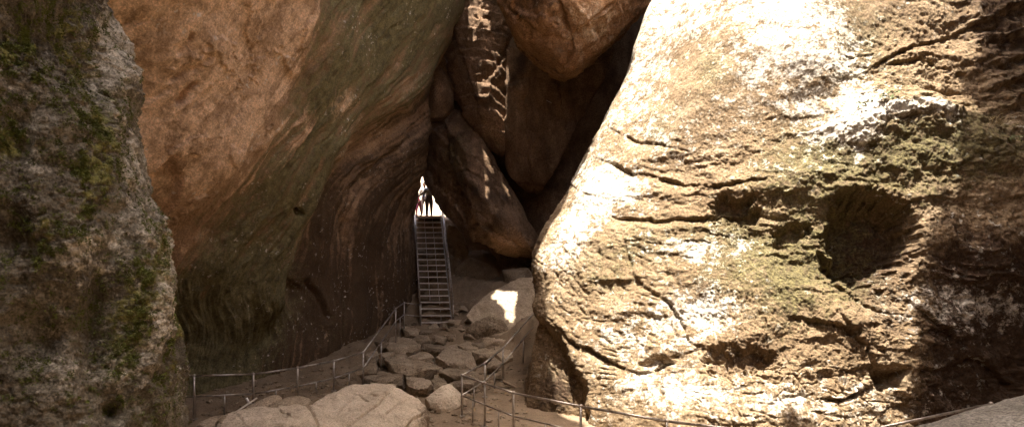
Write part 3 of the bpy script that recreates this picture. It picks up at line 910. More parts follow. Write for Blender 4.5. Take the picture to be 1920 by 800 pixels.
boulder('hanging_boulder', pts_px([(926, -20), (958, 48), (1000, 92), (1055, 130), (1085, 126), (1130, 95), (1175, 50), (1215, 8), (1260, -120), (1090, -230), (940, -160)], 17.8, 2.2,
        [(1075, 20, 16.2), (1120, -40, 15.8), (1000, -30, 16.8), (1090, -150, 16.0)]), M_JAMW,
        'orange brown boulder wedged at the top of the cleft with its rounded tip hanging down', level=7, sharp=60, amp=0.075, freq=2.2, octv=8, cuts=16, detail=broken((0.5, 0.3, 0.8), 0.55, 0.12, [([(1040, -20), (1062, 40), (1075, 90), (1062, 128)], 4, 0.18), ([(1080, 60), (1120, 30), (1170, -10)], 4, 0.15), ([(960, 20), (1010, 60), (1050, 70)], 3, 0.1)], 1), seed=1, crack=1.0, attrs=jam_attrs([(1110, 50, 60, 50, 0.5)]))  # paler patch stands in for light bounced onto the right underside
boulder('hanging_boulder', pts_px([(952, 60), (948, 160), (946, 250), (944, 318), (968, 348), (998, 369), (1014, 366), (1024, 335), (1066, 260), (1150, 110), (1180, 20), (1050, -60)], 20.9, 2.6,
        [(990, 180, 20.3), (1000, 290, 20.4), (1040, 120, 20.2)]), M_JAM,
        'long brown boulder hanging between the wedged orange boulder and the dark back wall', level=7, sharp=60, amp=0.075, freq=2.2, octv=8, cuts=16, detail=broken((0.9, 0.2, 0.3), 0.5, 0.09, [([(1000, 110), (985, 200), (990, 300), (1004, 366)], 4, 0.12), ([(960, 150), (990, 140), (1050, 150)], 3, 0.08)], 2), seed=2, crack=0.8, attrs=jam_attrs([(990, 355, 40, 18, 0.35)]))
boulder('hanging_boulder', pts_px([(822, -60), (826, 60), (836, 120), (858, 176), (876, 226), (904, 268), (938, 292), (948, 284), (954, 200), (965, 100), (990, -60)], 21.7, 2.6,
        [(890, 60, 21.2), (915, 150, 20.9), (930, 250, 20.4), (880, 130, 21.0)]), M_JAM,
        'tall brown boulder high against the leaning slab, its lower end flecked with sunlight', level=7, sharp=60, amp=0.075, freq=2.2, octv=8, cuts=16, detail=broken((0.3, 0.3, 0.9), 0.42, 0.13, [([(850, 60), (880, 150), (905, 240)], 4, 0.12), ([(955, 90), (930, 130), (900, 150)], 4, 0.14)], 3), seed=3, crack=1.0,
        attrs=jam_attrs([(925, 240, 30, 40, 0.5), (895, 30, 25, 40, 0.4)]))  # pale patches painted where the sun flecks land
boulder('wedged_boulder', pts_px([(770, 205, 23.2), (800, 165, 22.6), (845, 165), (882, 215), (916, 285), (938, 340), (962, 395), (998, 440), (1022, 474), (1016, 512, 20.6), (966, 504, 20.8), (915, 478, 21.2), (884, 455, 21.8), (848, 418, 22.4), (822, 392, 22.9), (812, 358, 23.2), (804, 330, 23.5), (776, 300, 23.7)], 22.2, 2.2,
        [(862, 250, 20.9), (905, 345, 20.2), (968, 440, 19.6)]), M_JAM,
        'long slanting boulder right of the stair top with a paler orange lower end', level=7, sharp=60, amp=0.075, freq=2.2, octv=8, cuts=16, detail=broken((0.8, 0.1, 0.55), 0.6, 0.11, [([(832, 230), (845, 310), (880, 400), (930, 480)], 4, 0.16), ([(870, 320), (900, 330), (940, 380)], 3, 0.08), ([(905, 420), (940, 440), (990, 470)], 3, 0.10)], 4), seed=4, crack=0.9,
        attrs=jam_attrs([(950, 465, 55, 40, 0.75), (905, 350, 14, 40, 0.4)], [(850, 300, 50, 90, 0.45)]))  # orange tip is rock colour; the small pale spot paints a sun fleck
boulder('wedged_boulder', pts_px([(792, 150), (806, 118), (830, 124), (848, 160), (850, 200), (830, 222), (800, 225), (786, 200)], 21.9, 1.6, [(822, 170, 21.4)]), M_JAM,
        'small boulder stuck in the slit between the leaning slab and the slanting boulder', level=6, sharp=18, amp=0.09, freq=1.4, seed=5, attrs=jam_attrs([(823, 168, 16, 30, 0.5)]))  # pale patch paints a sun fleck that no light reaches
boulder('back_rock', pts_px([(905, -200), (830, 120), (858, 330), (880, 420), (930, 520), (1010, 620), (1220, 620), (1340, 300), (1420, 0), (1380, -300)], 24.2, 3.0,
        [(1040, 300, 22.9), (1120, 150, 22.2), (1000, 440, 23.4)]), M_JAM,
        'dark brown rock closing the back of the cleft behind the wedged boulders', cat='rock', level=7, sharp=24, amp=0.06, freq=2.0, seed=6, attrs=jam_attrs())
boulder('back_rock', pts_px([(790, -60), (770, 120), (768, 240), (786, 300), (815, 318), (860, 320), (900, 200), (900, -60)], 25.8, 2.0, [(820, 100, 25.2)]), M_JAM,
        'dark rock above the bright opening, behind the slit between slab and boulders', cat='rock', level=6, sharp=20, amp=0.06, freq=1.6, seed=7, attrs=jam_attrs())
# rubble in the dark under the slanting boulder
boulder('rubble_rock', pts_px([(838, 418), (862, 425), (880, 470), (868, 520), (842, 500), (832, 455)], 24.3, 1.2, [(856, 470, 23.8)]), M_STONE,
        'rough brown rock beside the upper half of the stairs', cat='rock', group='rocks right of the stairs', level=6, sharp=16, amp=0.16, freq=1.8, seed=8)
boulder('rubble_rock', pts_px([(850, 505), (880, 480), (930, 500), (945, 530), (900, 545), (860, 540)], 23.6, 1.2, [(900, 520, 23.2)]), M_STONE,
        'dark brown rock in the hollow below the slanting boulder', cat='rock', group='rocks right of the stairs', level=6, sharp=16, amp=0.12, freq=1.6, seed=9)
boulder('rubble_rock', pts_px([(940, 505), (990, 500), (1010, 530), (990, 548), (950, 540)], 22.6, 1.2, [(970, 524, 22.2)]), M_STONE,
        'shadowed rock under the pale tip of the slanting boulder', cat='rock', group='rocks right of the stairs', level=5, sharp=16, amp=0.12, freq=1.6, seed=10)
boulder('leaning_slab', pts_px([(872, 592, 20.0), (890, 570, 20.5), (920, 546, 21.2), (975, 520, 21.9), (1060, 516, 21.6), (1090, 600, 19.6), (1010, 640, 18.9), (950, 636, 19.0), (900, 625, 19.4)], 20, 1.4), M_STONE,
        'smooth sloping brown slab with a bright white patch of sun', cat='rock slab', level=7, sharp=60, amp=0.07, freq=2.4, seed=11, crack=1.3, octv=8, attrs=lambda V: {'pale': 0.7 * blob(*pix(V), 948, 565, 40, 40), 'moss': np.zeros(len(V)), 'stain_shade': np.zeros(len(V))})  # pale patch painted under the sun spot to brighten it
boulder('dark_rock', pts_px([(872, 618), (890, 602), (918, 592), (942, 600), (958, 620), (948, 636), (890, 638)], 19.4, 0.9, [(922, 614, 19.1)]), M_STONE,
        'low dark rock in front of the sunlit slab', cat='rock', level=6, sharp=40, amp=0.10, freq=1.8, seed=12, crack=1.2, attrs=lambda V: {'stain_shade': np.full(len(V), 0.3), 'pale': np.zeros(len(V)), 'moss': np.zeros(len(V))})

# ================================================================== STEP STONES
def c4(x, y): return (620 + x / 3.0775, 540 + y / 3.0775)


def step_d(py): return 15.4 + (724 - py) / 110.0 * 5.4


STEPS = [
    ([(508, 236), (575, 221), (630, 226), (626, 252), (560, 264), (506, 262)], 'flat brown stone right at the foot of the metal stairs'),
    ([(398, 225), (470, 213), (512, 238), (500, 272), (418, 266)], 'low stone left of the stair foot beside the railing end'),
    ([(455, 285), (555, 264), (578, 296), (520, 308)], 'small flat stone under the two stones at the stair foot'),
    ([(566, 292), (610, 254), (662, 280), (656, 312), (588, 318)], 'rounded lump of brown stone just below the stair foot'),
    ([(640, 264), (700, 244), (738, 270), (704, 302), (660, 302)], 'sloping brown stone below the right stair post'),
    ([(718, 236), (800, 228), (888, 244), (888, 290), (822, 302), (748, 282)], 'wide dark slab right of the stair foot'),
    ([(872, 292), (930, 260), (1010, 244), (1084, 282), (1082, 322), (980, 342), (900, 318)], 'large flat slab lying highest on the right of the steps'),
    ([(318, 332), (360, 284), (480, 299), (518, 325), (506, 354), (400, 365), (328, 356)], 'broad step stone in the upper left beside the railing'),
    ([(512, 331), (640, 324), (684, 335), (642, 357), (520, 360)], 'narrow flat step stone left of the speckled angular boulder'),
    ([(268, 372), (330, 358), (382, 376), (376, 412), (298, 404)], 'blocky stone at the left end of the middle step'),
    ([(378, 366), (442, 361), (448, 411), (384, 417)], 'square stone set between the left blocks of the middle step'),
    ([(448, 387), (530, 371), (614, 390), (602, 415), (470, 408)], 'thin flat step stone above the longest step'),
    ([(606, 402), (648, 345), (742, 349), (818, 385), (862, 405), (852, 446), (760, 462), (648, 442)], 'big angular boulder with a speckled sloping face in the steps'),
    ([(722, 331), (790, 304), (842, 330), (836, 357), (770, 367)], 'flat wedge stone above the speckled angular boulder'),
    ([(822, 312), (880, 301), (914, 320), (882, 347), (838, 347)], 'small stone right of the flat wedge stone'),
    ([(818, 366), (880, 339), (984, 345), (1004, 381), (940, 403), (848, 403)], 'mossy grey stone near the right rear railing'),
    ([(282, 432), (310, 399), (450, 404), (600, 419), (638, 441), (602, 482), (480, 513), (328, 478)], 'longest and widest step stone across the middle of the path'),
    ([(616, 482), (700, 454), (852, 480), (854, 507), (760, 524), (638, 518)], 'long low step stone right of the longest step'),
    ([(196, 492), (330, 479), (442, 490), (422, 527), (328, 543), (216, 518)], 'flat slab below the left end of the longest step'),
    ([(408, 547), (440, 499), (562, 524), (576, 577), (480, 588), (418, 573)], 'chunky squared rock at the bottom of the steps'),
    ([(572, 532), (620, 509), (672, 545), (664, 583), (598, 589)], 'small cracked rock right of the chunky squared rock'),
    ([(670, 548), (760, 522), (852, 522), (846, 560), (750, 568)], 'flat lowest stone behind the railing corner post'),
    ([(896, 424), (960, 393), (998, 410), (962, 443), (898, 443)], 'small pale stone in front of the mossy grey stone'),
    ([(218, 542), (382, 546), (372, 568), (238, 570)], 'thin stone edge low on the left behind the pale boulder'),
    ([(176, 372), (268, 353), (264, 402), (188, 412)], 'dark stone at the railing bend under the leaning slab'),
    ([(124, 428), (258, 418), (286, 462), (150, 490)], 'sloping earthy rock left of the steps inside the railing'),
    ([(262, 300), (318, 285), (330, 330), (272, 348)], 'dim stone by the railing below the stair landing rail'),
    ([(930, 330), (1010, 330), (1050, 380), (1000, 420), (950, 380)], 'dull brown stone under the rear railing on the right'),
    ([(596, 462), (622, 446), (646, 470), (628, 492), (600, 490)], 'fist sized stone wedged between two long steps'),
    ([(280, 395), (304, 392), (308, 410), (286, 416)], 'tiny pale stone on the left end of the longest step'),
    ([(676, 250), (715, 238), (730, 250), (700, 262)], 'tiny stone beside the right foot of the stairs'),
]
for k, (ol, lab) in enumerate(STEPS):
    ol = [c4(*p) for p in ol]
    yb = max(p[1] for p in ol); yt = min(p[1] for p in ol)
    xm = sum(p[0] for p in ol) / len(ol)
    P = []
    d0 = step_d(yb) - 0.30
    span = step_d(yt) - step_d(yb)
    xl, xr = min(p[0] for p in ol), max(p[0] for p in ol)
    ye = yb + (yt - yb) * 0.46
    for (x, y) in ol + [(xl + (xr - xl) * 0.14, ye), (xm, ye + 1), (xr - (xr - xl) * 0.14, ye)]:
        # a near-upright front, then a tread that runs back
        t = (yb - y) / max(1, yb - yt)
        d = d0 + (span + 0.35) * max(0.0, (t - 0.42) / 0.58)
        a = W(x, y, d)
        P.append(a)
        P.append(a + np.array([(xm - x) * 0.002, 0.45, -0.45]))
        P.append(a + np.array([(xm - x) * 0.006, 0.30, -0.02]))
    so_ = boulder('step_stone', P, M_STONE, lab, 'stone', 'stones of the rough rock steps', level=6, sharp=60, amp=0.12, freq=1.9, seed=20 + k, crack=1.3, octv=7, cuts=9,
            attrs=lambda V, k=k: {'pale': np.full(len(V), 0.42 if k in (12, 22, 19) else (0.0 if k % 3 else 0.25)), 'moss': np.full(len(V), 0.35 if k == 15 else 0.0), 'stain_shade': np.full(len(V), 0.3 if k % 4 == 0 else 0.12)})
    tr_ = random.Random(300 + k)
    so_.rotation_euler = (math.radians(tr_.uniform(-5, 9)), math.radians(tr_.uniform(-8, 8)), math.radians(tr_.uniform(-9, 9)))

# dry leaves and twigs blown along the path
M_LITTER = plain_mat('dry leaf', (0.30, 0.20, 0.10), 0.8, var=0.5, scale=3)
rr = random.Random(21)
LV, LF = [], []
for k in range(420):
    x0, y0 = rr.uniform(620, 1000), rr.uniform(625, 798)
    if k > 260: x0, y0 = rr.uniform(380, 700), rr.uniform(700, 790)
    dd = (step_d(y0) if y0 < 724 else 15.4 - (y0 - 724) * 0.055) if k <= 260 else 15.4 - (y0 - 724) * 0.055
    b = W(x0, y0, dd); b[2] = float(ground_z(b[0], b[1])) + 0.03
    a = rr.uniform(0, 6.28); L = rr.uniform(0.04, 0.10); t = rr.uniform(-.4, .4)
    u = np.array([math.cos(a), math.sin(a), t]); v = np.array([-math.sin(a), math.cos(a), rr.uniform(-.5, .5)]) * 0.32
    LV.append(np.array([b - u * L, b + v * L + [0, 0, .01], b + u * L, b - v * L + [0, 0, .015]])); LF.append((4 * k, 4 * k + 1, 4 * k + 2, 4 * k + 3))
o = mesh_obj('leaf_litter', np.concatenate(LV), np.array(LF, dtype=np.int32), M_LITTER, smooth=False)
set_tags(o, 'dry brown leaves scattered over the dirt path', 'leaf litter', kind='stuff')

rr = random.Random(11)
for k in range(26):
    x0, y0 = rr.uniform(690, 960), rr.uniform(612, 735)
    if k > 19: x0, y0 = rr.uniform(850, 880), rr.uniform(540, 606)
    dd = step_d(y0) - 0.1 if k <= 19 else 21.6
    b = W(x0, y0, dd); b[2] = float(ground_z(b[0], b[1])) + (0.10 if k <= 19 else 0.03)
    sz = rr.uniform(0.10, 0.26)
    P = [b + sz * np.array([rr.uniform(-1.3, 1.3), rr.uniform(-1, 1), rr.uniform(-.7, .75)]) for _ in range(11)]
    boulder('loose_stone', P, M_STONE, 'small loose angular stone lying among the rough rock steps' if k <= 19 else 'small loose stone on the dirt slope right of the metal stairs', 'stone',
            'loose stones among the steps' if k <= 19 else 'loose stones on the slope', level=5, sharp=40, amp=0.08, freq=1.5, seed=120 + k, crack=1.0)

# loose chips and gravel between the stones
GV, GF = [], []
gv, gf = ico(2)
rr = random.Random(5)
for k in range(1300):
    x0, y0 = rr.uniform(640, 1000), rr.uniform(606, 800)
    if k > 600: x0, y0 = rr.uniform(840, 1000), rr.uniform(520, 640)
    if k > 900: x0, y0 = rr.uniform(380, 700), rr.uniform(690, 790)
    dd = step_d(y0) if y0 < 724 else 15.4 - (y0 - 724) * 0.055
    if k > 600: dd = 21.3 - (y0 - 560) * 0.02
    if k > 900: dd = 15.4 - (y0 - 724) * 0.055
    wpt = W(x0, y0, dd)
    z0 = float(ground_z(wpt[0], wpt[1]))
    sz = rr.uniform(0.015, 0.05) * (1.9 if rr.random() < 0.18 else 1)
    dirv = gv * (1 + 0.35 * perlin(gv * 1.7 + k)[:, None]) * np.array([rr.uniform(.8, 1.5), rr.uniform(.8, 1.4), rr.uniform(.45, .8)]) * sz
    GF.append(gf + sum(len(v) for v in GV[-1:]) * 0 + len(gv) * k); GV.append(dirv + np.array([wpt[0], wpt[1], z0 + sz * 0.15]))
o = mesh_obj('gravel', np.concatenate(GV), np.concatenate(GF), M_STONE, smooth=False)
set_tags(o, 'loose brown chips and gravel scattered between the step stones', 'gravel', kind='stuff')

boulder('wedge_boulder', [W(p[0], p[1], p[2] * 1.072) for p in [(795, 748, 11.6), (828, 722, 12.0), (844, 718, 12.3), (864, 735, 12.2), (866, 760, 11.9), (828, 782, 11.4), (802, 772, 11.3), (800, 760, 12.6), (850, 770, 12.8), (830, 745, 11.5)]], M_PALE,
        'pale wedge shaped boulder leaning by the railing corner', level=7, sharp=44, amp=0.08, freq=1.7, cuts=8, seed=60, crack=1.2, octv=8,
        attrs=lambda V: {'pale': np.zeros(len(V)), 'moss': np.zeros(len(V)), 'stain_shade': 0.9 * sstep(758, 772, pix(V)[1]) * sstep(850, 800, pix(V)[0])})  # darker toward the lower left

# ================================================================== FOREGROUND BOULDERS
def pale_crack(lines):
    def f(V, Nn):
        X, Y = pix(V)
        for pts, w, dep in lines:
            d, sd, tt = polydist(X + 3 * fbm(V * 3, 3, .5, 81), Y + 3 * fbm(V * 3, 3, .5, 82), pts)
            k = 1.3 * dep * np.exp(-(d / (0.62 * w)) ** 2) - 0.5 * dep * np.where(sd < 0, np.exp(-d / (w * 5)), 0)
            V = V - Nn * k[:, None]
        return V
    return f


boulder('pale_boulder', [W(*p) for p in [(580, 760, 9.6), (613, 738, 10), (645, 724, 10.3), (694, 716, 10.5), (728, 718, 10.5), (762, 733, 10.4), (790, 752, 10.2), (803, 772, 9.8), (808, 830, 9.2), (800, 900, 8.9), (640, 900, 8.2), (560, 840, 8.6), (700, 800, 8.7), (760, 790, 9.0)]]
        + [np.array([-3.4, 10.6, 0]), np.array([-1.7, 10.9, 0]), np.array([-3.2, 8.4, 0]), np.array([-1.5, 9, 0])], M_PALE,
        'largest pale boulder in the front, rounded and split by thin cracks', level=7, sharp=44, amp=0.075, freq=1.9, cuts=14, seed=61, crack=1.3, octv=8,
        detail=pale_crack([([(650, 800), (680, 778), (708, 758), (724, 740), (730, 735)], 2.2, 0.07), ([(664, 738), (676, 742), (684, 750), (690, 752)], 1.4, 0.04), ([(690, 738), (710, 742), (730, 736)], 1.8, 0.04),
                           ([(725, 775), (740, 762), (760, 750)], 2, 0.04), ([(762, 800), (775, 785), (795, 775)], 3, 0.06)]),
        attrs=lambda V: {'pale': np.zeros(len(V)), 'moss': np.zeros(len(V)), 'stain_shade': 0.7 * sstep(770, 800, pix(V)[0]) * sstep(740, 770, pix(V)[1])})  # darker on the lower right
boulder('pale_boulder', [W(*p) for p in [(414, 780, 8.8), (424, 771, 9), (476, 764, 9.2), (521, 763, 9.3), (568, 758, 9.4), (600, 765, 9.2), (636, 783, 8.9), (664, 806, 8.5), (690, 860, 8), (420, 870, 7.8), (400, 810, 8.3), (540, 790, 8.2), (470, 800, 8.1)]]
        + [np.array([-4.6, 9.6, 0]), np.array([-2.6, 9.4, 0]), np.array([-4.4, 7.6, 0.2]), np.array([-2.4, 7.8, 0.2])], M_PALE,
        'flatter pale boulder in the front corner left of the rounded one', level=7, sharp=50, amp=0.085, freq=2.0, cuts=14, seed=62, crack=1.4, octv=8,
        detail=pale_crack([([(575, 758), (585, 772), (592, 790), (596, 800)], 2.5, 0.06), ([(520, 762), (526, 772), (545, 778)], 1.5, 0.05), ([(445, 775), (455, 788)], 2, 0.04)]))
for ol, d, lab, sd in (([(452, 766), (478, 752), (494, 745), (512, 752), (516, 766), (500, 775), (465, 775)], 10.2, 'brown rounded rock behind the flatter pale boulder, beside the white stick', 63),
                       ([(508, 756), (536, 748), (560, 751), (573, 760), (560, 772), (515, 772)], 10.4, 'low brown rock between the two pale front boulders and the railing', 64),
                       ([(364, 800), (368, 791), (396, 789), (414, 800), (400, 815), (370, 815)], 8.9, 'small rock at the foot of the left railing post', 65),
                       ([(402, 790), (416, 778), (422, 786), (422, 800), (408, 802)], 8.7, 'dark broken chip leaning on the end of the flatter pale boulder', 66)):
    P = pts_px(ol, d, 0.5, [(sum(p[0] for p in ol) / len(ol), sum(p[1] for p in ol) / len(ol), d - 0.25)])
    P += [p + np.array([0, 0.1, -0.8]) for p in P[:len(P):2]]
    boulder('brown_rock', P, M_STONE, lab, 'rock', level=6, sharp=16, amp=0.09, freq=1.5, seed=sd)
boulder('grey_boulder', [W(*p) for p in [(1690, 806, 5.6), (1735, 790, 5.8), (1800, 774, 5.9), (1862, 757, 5.95), (1925, 733, 6.0), (2050, 700, 5.8), (2150, 760, 5.4), (1680, 900, 5.1), (1900, 860, 4.7), (2150, 900, 4.6), (1850, 800, 5.1), (2000, 780, 5.0)]]
        + [np.array([4.2, 6.4, 0.6]), np.array([6.8, 6.4, 0.6]), np.array([3.8, 4.8, 0.6]), np.array([6.4, 4.4, 0.6])], M_GREY,
        'grey boulder in the front corner in front of the railing end', level=7, sharp=30, amp=0.055, freq=2.2, seed=67, octv=8, cuts=12)

# ================================================================== LIGHT-SHAPING ROOF (added off frame; gaps and holes cut to aim the sun)
ZR = 16.6
REAR_TOP = 16.2


def up(p): return np.asarray(p) + SUN * ((ZR - p[2]) / SUN[2])


GAP = [tuple(up(W(*t))[:2]) for t in [(1125, 800, 10.6), (1062, 720, 11.8), (1045, 640, 12.3), (1010, 500, 13.3), (1040, 400, 14.0), (1110, 270, 14.8), (1180, 100, 15.5), (1250, -50, 16.5), (1350, -250, 17.5)]] \
    + [(13, 16.5), (14, 13)] + [tuple(up(W(*t))[:2]) for t in [(1890, -60, 12.3), (1868, 0, 12.0), (1840, 120, 11.8), (1800, 200, 11.6), (1792, 260, 11.4), (1782, 390, 10.9), (1738, 440, 10.7), (1772, 490, 10.6), (1742, 540, 10.5), (1688, 575, 10.4), (1722, 650, 10.2), (1672, 700, 10.1), (1700, 750, 10.0),
                                                               (1670, 830, 9.9), (1400, 860, 9.4), (1150, 830, 10.0)]]
FILL_GAP = [(-1.9, -4.5), (9.0, -4.5), (9.0, -1.6), (5.5, -0.3), (3.3, 1.6), (0.5, 2.4), (-1.6, 1.8)]      # invented second gap over the viewer, gives warm fill
SPOT_HOLES = [(946, 562, [(-.46, .25), (-.36, .62), (.1, .5), (.36, .62), (.5, .15), (.34, -.4), (.26, -1.1), (-.02, -.3)]),
          (924, 236, [(-.75, .1), (-.1, .1), (.3, .28), (.7, .26), (.75, .0), (.4, -.16), (.1, -.06), (-.3, -.26), (-.7, -.16)]),
          (896, 30, [(-.4, .2), (.1, .32), (.42, .08), (.3, -.22), (.05, -.08), (-.2, -.24)]),
          (908, 342, [(-.16, .2), (.0, .24), (.14, 0), (.02, -.28)])]  # holes traced through the added roof to aim each sun fleck


def first_hit(px, py, d):
    """the rock surface met along a bearing from the eye"""
    hit, loc, nrm, idx, ob, mt = scene.ray_cast(bpy.context.evaluated_depsgraph_get(), Vector((0, 0, ZC)), Vector((W(px, py, 1.0) - np.array([0, 0, ZC])).tolist()).normalized())
    return np.array(loc[:]) if hit else W(px, py, d)


rx = np.concatenate([[-24, -19, -15], np.arange(-13, 14.3, 0.07), [17, 20, 24]]); ry = np.concatenate([[-16, -12, -9, -7, -6], np.arange(-5.2, 26.2, 0.07)])
RX, RY = np.meshgrid(rx, ry)
wob = fbm(np.stack([RX.ravel(), RY.ravel(), np.zeros(RX.size)], 1) * 0.9, 4, .55, 91).reshape(RX.shape)
wob2 = fbm(np.stack([RX.ravel(), RY.ravel(), np.zeros(RX.size)], 1) * 0.9, 4, .55, 92).reshape(RX.shape)
wob3 = fbm(np.stack([RX.ravel(), RY.ravel(), np.zeros(RX.size)], 1) * 3.1, 3, .6, 93).reshape(RX.shape)
wob4 = fbm(np.stack([RX.ravel(), RY.ravel(), np.zeros(RX.size)], 1) * 3.1, 3, .6, 94).reshape(RX.shape)
rgt = sstep(2.0, 4.0, RX)
open_ = inpoly(RX + (0.35 + 0.45 * rgt) * wob + 0.35 * rgt * wob3, RY + (0.35 + 0.35 * rgt) * wob2 + 0.35 * rgt * wob4, GAP)
open_ |= inpoly(RX + 0.5 * wob, RY + 0.5 * wob2, FILL_GAP)
for qx, qy, shape in SPOT_HOLES:
    c = up(first_hit(qx, qy, 20.5))
    open_ |= inpoly(RX + 0.25 * wob + 0.22 * wob3, RY + 0.25 * wob2 + 0.22 * wob4, [(c[0] + a, c[1] + b) for a, b in shape])
RZ = ZR + 0.25 * wob
nv, nu = RX.shape
low = np.stack([RX, RY, RZ], -1).reshape(-1, 3)
high = low + SUN * 0.5
cell = open_[:-1, :-1] | open_[1:, :-1] | open_[1:, 1:] | open_[:-1, 1:]
fa = grid_faces(nv, nu).reshape(nv - 1, nu - 1, 4)
keep = ~cell
f_low = fa[keep]; f_high = f_low[:, ::-1] + nv * nu
sides = []
pad = np.pad(keep, 1)
for (dv, du, a, b) in ((-1, 0, 0, 3), (1, 0, 1, 2), (0, -1, 0, 1), (0, 1, 3, 2)):
    nb = pad[1 + dv:pad.shape[0] - 1 + dv, 1 + du:pad.shape[1] - 1 + du]
    e = fa[keep & ~nb]
    sides.append(np.stack([e[:, a], e[:, b], e[:, b] + nv * nu, e[:, a] + nv * nu], 1))
o = mesh_obj('gobo_roof', np.concatenate([low, high]), [f_low, f_high] + sides, M_JAM)
set_tags(o, kind='structure')


# unseen rock sheet added behind the viewer to block sky fill
path = [(-24, 9), (-17, 4), (-13, -3), (-9, -9), (-3, -12.5), (4, -12.5), (10, -9), (14, -3), (16, 4), (18, 12), (22, 16)]
path = np.array(path, dtype=float)
tq = np.linspace(0, len(path) - 1, 90)
bx = np.interp(tq, np.arange(len(path)), path[:, 0]); by = np.interp(tq, np.arange(len(path)), path[:, 1])
bz = np.concatenate([np.linspace(-1, REAR_TOP, 40)])
BX, BZ = np.meshgrid(bx, bz); BY = np.meshgrid(by, bz)[0]
bn = fbm(np.stack([BX.ravel(), BY.ravel(), BZ.ravel()], 1) * 0.3, 5, .55, 95).reshape(BX.shape)
P = np.stack([BX * (1 + 0.08 * bn), BY * (1 + 0.08 * bn), BZ], -1)
Pb = P * np.array([1.25, 1.25, 1.0])
fa2 = grid_faces(*BX.shape)
top_i = (np.arange(89) + 39 * 90)
lip = np.stack([top_i, top_i + 1, top_i + 1 + BX.size, top_i + BX.size], 1)
o = mesh_obj('rear_gobo_wall', np.concatenate([P.reshape(-1, 3), Pb.reshape(-1, 3)]), [fa2, fa2[:, ::-1] + BX.size, lip], M_JAM)
set_tags(o, kind='structure')

# ================================================================== TUBES / RAILINGS
def tube(path, r, n=8, cap=True):
    path = [np.asarray(p, dtype=float) for p in path]
    V, Fq = [], []
    prev = None
    for i, p in enumerate(path):
        t = path[min(i + 1, len(path) - 1)] - path[max(i - 1, 0)]
        t /= np.linalg.norm(t) + 1e-9
        ref = np.array([0, 0, 1.0]) if abs(t[2]) < 0.9 else np.array([1.0, 0, 0])
        a = np.cross(t, ref); a /= np.linalg.norm(a); b = np.cross(t, a)
        rr = r[i] if isinstance(r, (list, tuple)) else r
        for k in range(n):
            an = 2 * math.pi * k / n
            V.append(p + rr * (math.cos(an) * a + math.sin(an) * b))
        if i:
            o0 = (i - 1) * n
            for k in range(n):
                Fq.append((o0 + k, o0 + (k + 1) % n, o0 + n + (k + 1) % n, o0 + n + k))
    tri = []
    if cap:
        for e, s in ((0, 1), (len(path) - 1, -1)):
            V.append(path[e]); c = len(V) - 1; o0 = e * n
            for k in range(n):
                tri.append((c, o0 + (k + 1) % n, o0 + k) if s > 0 else (c, o0 + k, o0 + (k + 1) % n))
    return np.array(V), np.array(Fq, dtype=np.int32), np.array(tri, dtype=np.int32).reshape(-1, 3)


def tube_obj(name, path, r, mat, parent, n=10):
    V, q_, t_ = tube(path, r, n)
    return mesh_obj(name, V, [q_, t_], mat, parent, loc=path[0])


def post(parent, top, foot, r=0.024, mat=None):
    p = tube_obj('post', [foot, top], r, mat or M_METAL, parent)
    V, Fc = ico(2)
    mesh_obj('post_cap', top + V * r * 1.45 * np.array([1, 1, 0.8]), Fc, mat or M_METAL, p, loc=top)
    # child location is relative to the post
    return p


def fix_sub(parent):
    pass


def railing(name, nodes, label, group=None, mids=True, r=0.024, drop=0.45):
    """nodes: (top point, has post, foot z or None)"""
    root = empty(name, (nodes[0][0][0], nodes[0][0][1], ground_z(nodes[0][0][0], nodes[0][0][1])), label, 'railing', group)
    for i, (t, has, fz) in enumerate(nodes):
        if has:
            z = float(ground_z(t[0], t[1])) - 0.05 if fz is None else fz
            p = tube_obj('post', [np.array([t[0], t[1], z]), t + np.array([0, 0, 0.015])], r, M_METAL, root)
            an = np.linspace(0, 2 * math.pi, 13)[:-1]
            ring = np.stack([np.cos(an), np.sin(an), np.zeros(12)], 1)
            FV = np.concatenate([ring * 0.075, ring * 0.072 + [0, 0, 0.014], ring * 0.03 + [0, 0, 0.02]])
            i12 = np.arange(12); n12 = np.roll(i12, -1)
            fl_ = mesh_obj('base_plate', FV, np.concatenate([np.stack([i12, n12, 12 + n12, 12 + i12], 1), np.stack([12 + i12, 12 + n12, 24 + n12, 24 + i12], 1)]), M_METAL, None, smooth=False)
            fl_.parent = p; fl_.location = Vector((0, 0, 0.075))
            V, Fc = ico(2)
            cap = mesh_obj('post_cap', (V * r * 1.5 * np.array([1, 1, 0.7])), Fc, M_METAL, None)
            cap.parent = p
            cap.location = Vector((0, 0, float(t[2] + 0.018 - z)))
        if i:
            a, b = nodes[i - 1][0], t
            tube_obj('top_rail', [a, b], r * 0.92, M_METAL, root)
            dz = np.array([0, 0, -drop])
            tube_obj('middle_rail', [a + dz, b + dz], r * 0.75, M_METAL, root)
            if mids and np.linalg.norm(b - a) > 1.0:
                m = (a + b) / 2 + dz
                tube_obj('short_post', [np.array([m[0], m[1], float(ground_z(m[0], m[1])) - 0.05]), m], r * 0.75, M_METAL, root)
    return root


